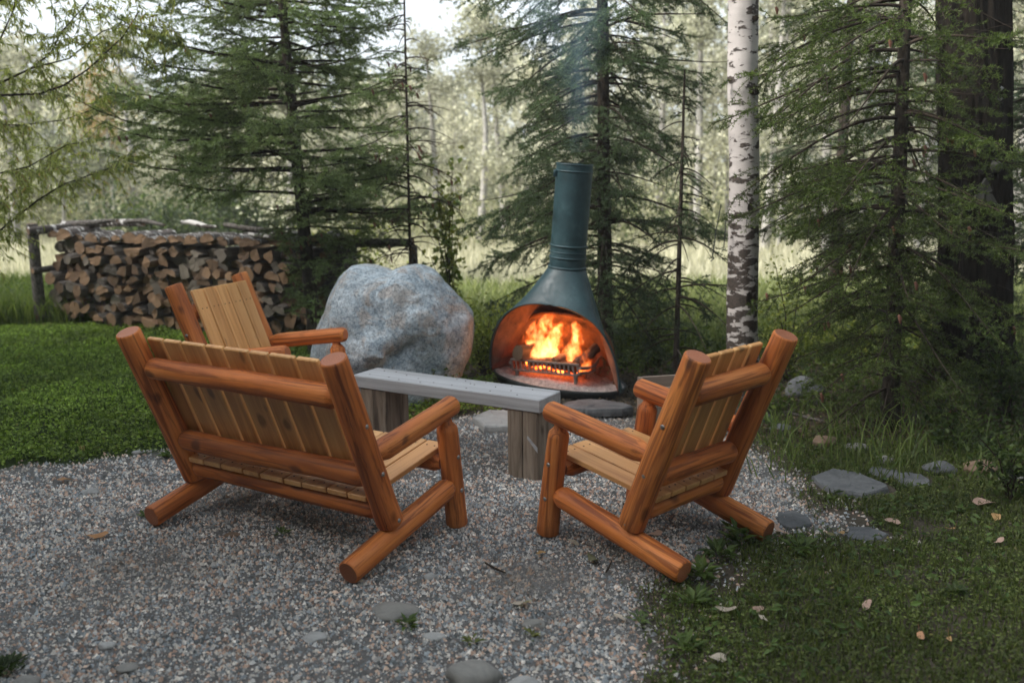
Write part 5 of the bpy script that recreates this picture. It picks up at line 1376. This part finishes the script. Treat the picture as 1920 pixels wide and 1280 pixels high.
def off_flags(x, y):
    k = np.ones(len(x), bool)
    for p, r in FLAGS: k &= np.hypot(x - p.x, y - p.y) > r * (.8 + .5 * VN(x, y, 9, 2))
    return k
right_keep = lambda x, y, rg: (x > .3) & (rg.random(len(x)) < np.clip(-gravel_sd(x, y) * 3.2 + .22, 0, 1)) & (gravel_sd(x, y) < rg.normal(-.03, .10, len(x)) + .35 * (rg.random(len(x)) < .025)) & (VN(x, y, 2.4, 3) + rg.normal(0, .08, len(x)) > .29) & (y < 5.6 + rg.normal(0, .3, len(x))) & off_flags(x, y)
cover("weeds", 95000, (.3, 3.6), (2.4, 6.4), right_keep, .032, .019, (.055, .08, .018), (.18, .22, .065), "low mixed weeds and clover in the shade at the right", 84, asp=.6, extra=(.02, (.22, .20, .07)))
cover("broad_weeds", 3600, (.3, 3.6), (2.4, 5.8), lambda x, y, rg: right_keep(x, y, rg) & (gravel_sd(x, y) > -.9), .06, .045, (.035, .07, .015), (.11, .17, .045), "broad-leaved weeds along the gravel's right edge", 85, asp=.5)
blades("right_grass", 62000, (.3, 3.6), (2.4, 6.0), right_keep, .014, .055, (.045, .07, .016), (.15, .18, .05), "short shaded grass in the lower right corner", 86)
blades("tall_grass", 1500, (.9, 3.4), (4.9, 6.6), lambda x, y, rg: VN2(x, y, 3, 2) > .5, .10, .28, (.05, .09, .02), (.17, .22, .06), "longer arching grass under the right spruce and birch", 87, w=.003, bend=1.1)
cover("leaf_litter", 26000, (-1.0, 4.5), (5.7, 8.8), lambda x, y, rg: gravel_sd(x, y) < -.05, .03, .030, (.05, .035, .022), (.19, .14, .09), "brown leaf litter under the spruces behind the fireplace", 88, asp=.6, lump=False)
cover("ground_litter", 30000, (.3, 3.8), (2.4, 6.4), lambda x, y, rg: (gravel_sd(x, y) < .05) & off_flags(x, y), .016, .016, (.09, .07, .05), (.24, .19, .13), "dry bits of leaf and grass on the bare soil at the right", 90, asp=.35, extra=(.3, (.10, .13, .04)))
cover("undergrowth", 17000, (-.6, 5.0), (6.2, 8.8), lambda x, y, rg: (VN(x, y, 1.7, 3) > .45) & (np.hypot(x - .35, (y - 6.6)) > .75), .30, .040, (.04, .07, .012), (.15, .20, .04), "leafy undergrowth in the bed behind the fireplace and armchair", 89, up=.3)

blades("wild_grass", 34000, (-1.6, 7), (8.0, 12.0), lambda x, y, rg: y > 8.3 + rg.normal(0, .4, len(x)), .12, .38, (.10, .14, .04), (.34, .36, .16), "wild grass growing between the spruce bed and the meadow", 92, w=.0045)
def shrub(px, py, y, w, h, n, label, seed, c0, c1, ls=.045, asp=.75, name="shrub", zc=None):
    rg = np.random.default_rng(seed); c = at_y(px, py, y); base = Vector((c.x, y, ground_h(c.x, y))); root = empty(name, base, label=label, cat="shrub", group=None)
    hh = c.z - base.z; st = MB(); lf = MB(); ns = 9
    for k in range(ns):
        a = rg.uniform(0, 2 * pi); e = np.array([cos(a) * w * rg.uniform(.2, .9), sin(a) * w * .6 * rg.uniform(.2, .9), hh + h * rg.uniform(-.5, 1.0)]); m_ = e * np.array([.35, .35, .6]) + rg.normal(0, .02, 3)
        tube(st, [(0, 0, -.02), m_, e], [.007, .005, .002], seg=4, cap=False); nn = n // ns; t = rg.uniform(.25, 1.05, (nn, 1))
        C = m_ + (e - m_) * (t * 2 - 1).clip(-.3, 1.1) + rg.normal(0, 1, (nn, 3)) * np.array([w * .22, w * .2, h * .22]); C[:, 2] = np.abs(C[:, 2])
        add_quad_leaves(lf, C, rand_unit(nn, rg) + np.array([0, 0, -.2]), norm(rand_unit(nn, rg) + np.array([0, 0, .8])), rg.uniform(.7, 1.2, nn) * ls, rg.uniform(.7, 1.1, nn) * ls * asp, cols(nn, rg, c0, c1, .25))
    tag(st.build("stems", M['twig'], root), kind='stuff'); tag(lf.build("leaves", M['leaf'], root, smooth=False), kind='stuff'); return root
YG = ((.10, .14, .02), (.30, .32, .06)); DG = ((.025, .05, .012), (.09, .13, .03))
shrub(905, 640, 7.6, .34, .30, 1500, "yellow-green shrub between the boulder and the fireplace", 101, *YG, ls=.035)
shrub(845, 420, 8.3, .22, .55, 420, "climbing plant with big pale leaves right of the bare spruce pole", 102, (.12, .18, .04), (.34, .33, .09), ls=.07)
shrub(1240, 640, 7.9, .50, .30, 1500, "green shrub behind the fireplace's right side", 103, (.05, .08, .015), (.18, .22, .05), ls=.035)
shrub(1480, 590, 7.2, .34, .45, 1100, "yellow-green leafy shrub just right of the birch", 104, *YG, ls=.032)
shrub(1590, 660, 7.4, .42, .35, 1100, "pale leafy shrub under the right spruce", 105, *YG, ls=.032)
shrub(1740, 660, 7.6, .36, .35, 900, "yellow-green shrub beside the thick trunk's foot", 106, *YG, ls=.035)
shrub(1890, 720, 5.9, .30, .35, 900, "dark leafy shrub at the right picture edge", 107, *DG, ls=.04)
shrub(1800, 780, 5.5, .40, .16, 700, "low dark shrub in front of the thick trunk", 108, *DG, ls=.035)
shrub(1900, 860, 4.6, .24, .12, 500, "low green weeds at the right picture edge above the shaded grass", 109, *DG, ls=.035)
shrub(50, 560, 11.0, .6, .25, 1500, "leafy green bush behind the pale stones left of the rack", 110, (.04, .08, .015), (.14, .20, .04), ls=.05)
shrub(190, 590, 10.9, .5, .25, 1000, "green weeds growing behind the firewood rack's left end", 111, (.05, .09, .015), (.17, .22, .05), ls=.045)
shrub(590, 575, 7.7, .10, .14, 22, "single broad-leaved sprig left of the boulder", 112, (.10, .16, .06), (.20, .26, .12), ls=.10, asp=.45)
shrub(650, 460, 10.0, .7, .35, 1300, "yellow-green bush seen above the boulder behind the spruces", 113, *YG, ls=.05)
shrub(330, 400, 16.5, 1.6, .5, 2600, "dark green bushes beyond the firewood", 114, (.03, .05, .018), (.09, .12, .04), ls=.10)
shrub(470, 395, 17, 1.2, .5, 2200, "second clump of dark bushes beyond the right half of the firewood", 115, (.03, .05, .018), (.09, .12, .04), ls=.10)

def weed(px, py, r, nl, label, seed, ls=.06, asp=.4, h=.05, c=((.05, .09, .02), (.14, .20, .05)), cat="weed"):
    rg = np.random.default_rng(seed); p = at_z(px, py); lf = MB(); a = np.sort(rg.uniform(0, 2 * pi, nl)); rr = rg.uniform(0, .35, nl) * r
    C = np.stack([np.cos(a) * rr, np.sin(a) * rr, rg.uniform(.0, h * .5, nl)], 1); D = np.stack([np.cos(a), np.sin(a), rg.uniform(.2, 1.0, nl)], 1)
    add_quad_leaves(lf, C, D, norm(np.stack([-np.cos(a) * .4, -np.sin(a) * .4, np.ones(nl)], 1)), rg.uniform(.6, 1.2, nl) * ls, rg.uniform(.6, 1.1, nl) * ls * asp, cols(nl, rg, *c, .2))
    o = lf.build("weed", M['leaf'], smooth=False); o.location = (p.x, p.y, ground_h(p.x, p.y)); tag(o, label, cat)
weed(1385, 1018, .12, 34, "leafy weed growing over the armchair's far skid end", 121, .09, .42, .12)
weed(1425, 1015, .07, 18, "smaller leafy weed right of the far skid end", 122, .06)
weed(1312, 1082, .12, 34, "broad-leaved weed clump beside the armchair's near skid end", 123, .085, .42, .10)
weed(1262, 1078, .06, 16, "small light weed just left of the near skid end", 124, .05)
weed(1200, 1165, .08, 22, "pale green weed in the gravel below the near skid end", 125, .045, .4, .05, ((.07, .11, .04), (.18, .24, .09)))
weed(762, 1172, .07, 26, "small green weed growing out beside the sunken grey-brown stone", 126, .04, .5, .05)
weed(530, 1005, .06, 18, "small weed in the shadow beneath the loveseat", 127, .04)
weed(275, 970, .05, 16, "tiny weed against the loveseat's left skid end", 128, .04)
weed(995, 1190, .05, 16, "yellowish weed beside the small grey stone in the gravel", 129, .035, .4, .04, ((.12, .14, .04), (.26, .26, .09)))
weed(885, 1205, .05, 14, "small yellow-green sprig above the rounded front stone", 130, .04, .4, .05, ((.10, .13, .03), (.24, .26, .08)))
weed(12, 1262, .16, 140, "dark weeds cut by the lower left picture corner", 132, .035, .5, .05, ((.02, .04, .01), (.06, .09, .025)))
weed(1345, 1045, .12, 40, "ragged leafy weeds in the gravel between the armchair's two skid ends", 138, .07, .4, .09)
weed(1300, 1130, .12, 40, "leafy weeds on the grass edge below the near skid end", 139, .06, .45, .07)
weed(1500, 1035, .10, 30, "broad weeds right of the far skid end near the flagstone", 140, .07, .4, .07)
weed(1285, 1215, .12, 36, "low weeds where the gravel meets the grass at the lower edge", 141, .06, .45, .06)
weed(1770, 835, .12, 10, "large oval dock leaves under the right spruce", 133, .14, .42, .06, ((.08, .13, .05), (.14, .20, .08)))
weed(1445, 800, .10, 16, "light broad-leaved seedling behind the armchair", 134, .09, .45, .12, ((.10, .16, .05), (.20, .26, .09)))
weed(325, 855, .10, 40, "green tuft at the lawn's corner by the loveseat's left post", 135, .07, .35, .08)
weed(1290, 790, .10, 36, "green weeds beside the planter box", 136, .06, .4, .08)
weed(1790, 1120, .10, 30, "dark leafy weed in the shaded grass on the right", 137, .05, .5, .05, ((.025, .05, .012), (.07, .10, .03)))

def dry_leaf(px, py, size, label, seed, c=(.42, .30, .20)):
    rg = np.random.default_rng(seed); p = at_z(px, py); L = size * 1.25 * p.y / F_PX; n = 12; V = [(0, 0, .0)]
    for k in range(n):
        a = 2 * pi * k / n; r = L / 2 * (1 + .35 * (abs(cos(a)) ** 3)) * (.72 + .28 * abs(cos(a))) * rg.uniform(.9, 1.08)
        V.append((r * cos(a), r * sin(a) * .8, .16 * L * (cos(a * 2 + seed) * .6 + rg.uniform(-.2, .5)) + .02 * L))
    V.append((-L * .85, .02 * L, .03)); T = [[0, k + 1, (k + 1) % n + 1] for k in range(n)]
    mb = MB(); mb.add(V, T=T, col=np.tile(np.array(c), (len(V), 1)) * rg.uniform(.75, 1.1, (len(V), 1))); tube(mb, [V[7], V[-1]], .0012, seg=4, col=np.array(c) * .6)
    o = mb.build("dry_leaf", M['dry_leaf']); o.location = (p.x, p.y, ground_h(p.x, p.y) + (.034 if px > 1230 and py > 850 else .02)); o.rotation_euler = (rg.normal(0, .2), rg.normal(0, .2), rg.uniform(0, 6)); tag(o, label, "fallen leaf", "fallen leaves on the ground")
PINK = (.50, .34, .27); TAN = (.44, .27, .12); WHT = (.55, .47, .38)
for k, (px, py, s, lab, c) in enumerate((
    (1345, 1245, 32, "largest cream fallen leaf, in the grass near the lower edge", WHT), (1362, 1152, 26, "cream leaf at the grass edge above the largest one", WHT), (1420, 1153, 16, "small pinkish leaf right of the cream leaf at the grass edge", PINK),
    (1432, 1172, 15, "small pale leaf just below the pinkish one", WHT), (1625, 1148, 20, "pale curled leaf alone in the middle of the shaded grass", PINK), (1672, 990, 18, "round pinkish leaf on the dusty ground right of the flagstones", PINK),
    (1556, 1016, 20, "pale leaf on the dusty flagstone, left one of two", WHT), (1576, 1012, 12, "orange-tan little leaf on the dusty flagstone, right one of two", TAN), (1725, 1210, 18, "orange-pink leaf low in the shaded grass", (.5, .27, .15)),
    (1778, 1216, 13, "dark orange leaf right of the orange-pink one", TAN), (1845, 953, 30, "pale pinkish leaf near the right edge below the bed stones", PINK), (1866, 981, 20, "tan leaf below the pale pinkish one near the right edge", TAN),
    (1780, 1005, 14, "small yellowish leaf in dry grass at right", TAN), (1872, 1030, 16, "narrow pale leaf near the right edge", PINK), (1460, 1004, 24, "pale pink leaf at the tip of the armchair's far skid", PINK),
    (980, 1133, 26, "cream leaf with a brown rim in the middle of the front gravel", WHT), (1162, 1160, 17, "small white leaf in the gravel near the weeds", WHT), (1075, 1021, 15, "whitish leaf by the armchair's front foot", WHT),
    (1226, 1006, 22, "pale leaf under the armchair between its skids", PINK), (1112, 1051, 30, "withered grey-green leaf in the gravel before the armchair", (.20, .20, .11)), (184, 1012, 24, "orange-tan curled leaf on the left gravel", (.5, .26, .12)),
    (668, 1093, 22, "tan leaf under the tip of the loveseat's near skid", WHT), (124, 905, 20, "orange maple-like leaf at the lawn's edge", (.45, .24, .12)), (1015, 1040, 12, "tiny tan leaf in the gravel between the two skids", TAN), (152, 846, 14, "small brown leaf in the lawn", TAN))):
    dry_leaf(px, py, s, lab, 200 + k, c)
for k, (pts, lab) in enumerate(((((910, 1056), (928, 1066), (948, 1074)), "reddish twig lying in the gravel between the skids"), (((1136, 1072), (1141, 1064), (1147, 1052)), "short brown stick in the gravel before the armchair"),
                               (((1645, 770), (1690, 775), (1720, 782)), "pale dead twig on the ground under the right spruce"), (((1470, 772), (1520, 786), (1545, 790)), "grey weathered stick lying in the weeds behind the armchair"))):
    mb = MB(); q = [at_z(a, b_, .012) for a, b_ in pts]; q = [Vector((v.x, v.y, ground_h(v.x, v.y) + .022)) for v in q]; tube(mb, q, [.004, .0055, .003] if k < 2 else [.01, .012, .006], seg=6, rough=.1, seed=k)
    tag(mb.build("stick", M['twig'] if k < 2 else M['rack_bark']), lab, "stick")

# ------------------------------------------------------------------ unseen wood behind and right of the seats, plus trees added for shade
def wood_and_shade_trees():
    rg = np.random.default_rng(151); lf = MB(); st = MB()
    spots = [(rg.uniform(-9, 7), rg.uniform(-9, -3.5)) for _ in range(26)] + [(rg.uniform(5.4, 10), rg.uniform(-3, 9.5)) for _ in range(13)] + [(rg.uniform(-10.5, -7.2) - max(0, .5 * 0), rg.uniform(-3, 7)) for _ in range(15)] + [(rg.uniform(-13, -8.2), rg.uniform(7, 10)) for _ in range(4)]
    near = [(-5.2, -.6), (-6.2, .9), (-5.4, 2.2), (-7.0, 3.4), (-6.6, -2.2), (-4.2, -2.6), (-2.6, -4.2), (-7.9, 1.8), (-8.0, 5.0), (-5.8, -4.2), (-8.6, -.8), (-9.2, 3.2)]  # broad-crowned trees added out of view to keep sun off the foreground
    for q_, (x, y) in enumerate(spots + near):
        H = rg.uniform(6, 10) if q_ < len(spots) else rg.uniform(9, 11); tube(st, [(x, y, -.05), (x, y, H * .5), (x, y, H)], [.12, .09, .02], seg=7, cap=False)
        n = 900; t = rg.random(n) ** 1.2; r = ((1 - t) * 1.7 + .1) if q_ < len(spots) else 1.55 * (1 - t ** 4) + .1; a = rg.uniform(0, 2 * pi, n)
        C = np.stack([x + np.cos(a) * r * rg.random(n) ** .5, y + np.sin(a) * r * rg.random(n) ** .5, .4 + t * (H - .4)], 1)
        add_quad_leaves(lf, C, rand_unit(n, rg), rand_unit(n, rg), rg.uniform(.2, .38, n), rg.uniform(.14, .26, n), cols(n, rg, (.02, .045, .015), (.05, .09, .03), .3))
    tag(st.build("rear_shade_stems", M['bark_spruce']), "dark stems of the wood around the clearing and of unseen trees added for shade", "woodland", kind='stuff')
    tag(lf.build("rear_shade_wood", M['leaf'], smooth=False), "dark spruce wood around the clearing, with unseen trees added to shade the seats", "woodland", kind='stuff')
wood_and_shade_trees()

# ------------------------------------------------------------------ smoke over the flue and pale air
def smoke():
    m = bpy.data.materials.new('smoke'); m.use_nodes = True; n, l = m.node_tree.nodes, m.node_tree.links; n.clear()
    out = n.new("ShaderNodeOutputMaterial"); pv = n.new("ShaderNodeVolumePrincipled"); tc = n.new("ShaderNodeTexCoord")
    g = nz(n, 1, 4, .6, .6); l.new(mapping(n, l, tc.outputs['Object'], (2.6, 2.6, 1.5)), g.inputs[0])
    sp = n.new("ShaderNodeSeparateXYZ"); l.new(tc.outputs['Object'], sp.inputs[0])
    rad = mathn(n, l, 'SQRT', mathn(n, l, 'ADD', mathn(n, l, 'POWER', sp.outputs[0], 2.0), mathn(n, l, 'POWER', sp.outputs[1], 2.0)))
    wid = mathn(n, l, 'ADD', mathn(n, l, 'MULTIPLY', sp.outputs[2], .26), .11)
    fall = mathn(n, l, 'SUBTRACT', 1.0, mathn(n, l, 'DIVIDE', rad, wid)); fall = mathn(n, l, 'MAXIMUM', fall, 0.0)
    den = n.new("ShaderNodeMapRange"); den.inputs[1].default_value = .42; den.inputs[2].default_value = .75; l.new(g.outputs[0], den.inputs[0])
    l.new(mathn(n, l, 'MULTIPLY', mathn(n, l, 'MULTIPLY', den.outputs[0], fall), 2.6), pv.inputs['Density'])
    pv.inputs['Color'].default_value = (.45, .74, .95, 1); l.new(pv.outputs[0], out.inputs['Volume'])
    m.cycles.volume_step_rate = .6
    mb = MB(); a = 28; V = []
    for z, r in ((0, .12), (.3, .20), (.8, .33), (1.5, .52), (2.2, .7)):
        for j in range(a): V.append((r * cos(2 * pi * j / a) , r * sin(2 * pi * j / a), z))
    i = np.arange(4)[:, None] * a; j = np.arange(a)[None]; k = (j + 1) % a
    mb.add(V, Q=np.stack([i + j, i + k, i + a + k, i + a + j], -1).reshape(-1, 4))
    mb.add(V[:a], T=np.stack([np.zeros(a - 2), np.arange(2, a), np.arange(1, a - 1)], 1).astype(int)); mb.add(V[-a:], T=np.stack([np.zeros(a - 2), np.arange(1, a - 1), np.arange(2, a)], 1).astype(int))
    o = mb.build("smoke", m); o.location = sw((0, 0, 1.66)); o.rotation_euler = (0, radians(-3), 0)
    tag(o, "thin bluish smoke drifting up from the fireplace's flue pipe", "smoke", kind='stuff')
smoke()
HAZE = .0026
mb = MB(); box(mb, (0, 28, 6), (130, 84, 14)); m = bpy.data.materials.new('haze'); m.use_nodes = True; n, l = m.node_tree.nodes, m.node_tree.links; n.clear()
out = n.new("ShaderNodeOutputMaterial"); pv = n.new("ShaderNodeVolumePrincipled"); pv.inputs['Density'].default_value = HAZE; pv.inputs['Color'].default_value = (.93, .95, .96, 1)
l.new(pv.outputs[0], out.inputs['Volume']); hz = mb.build("haze", m, smooth=False); tag(hz, "thin pale evening haze over the clearing and the wood", "haze", kind='stuff')
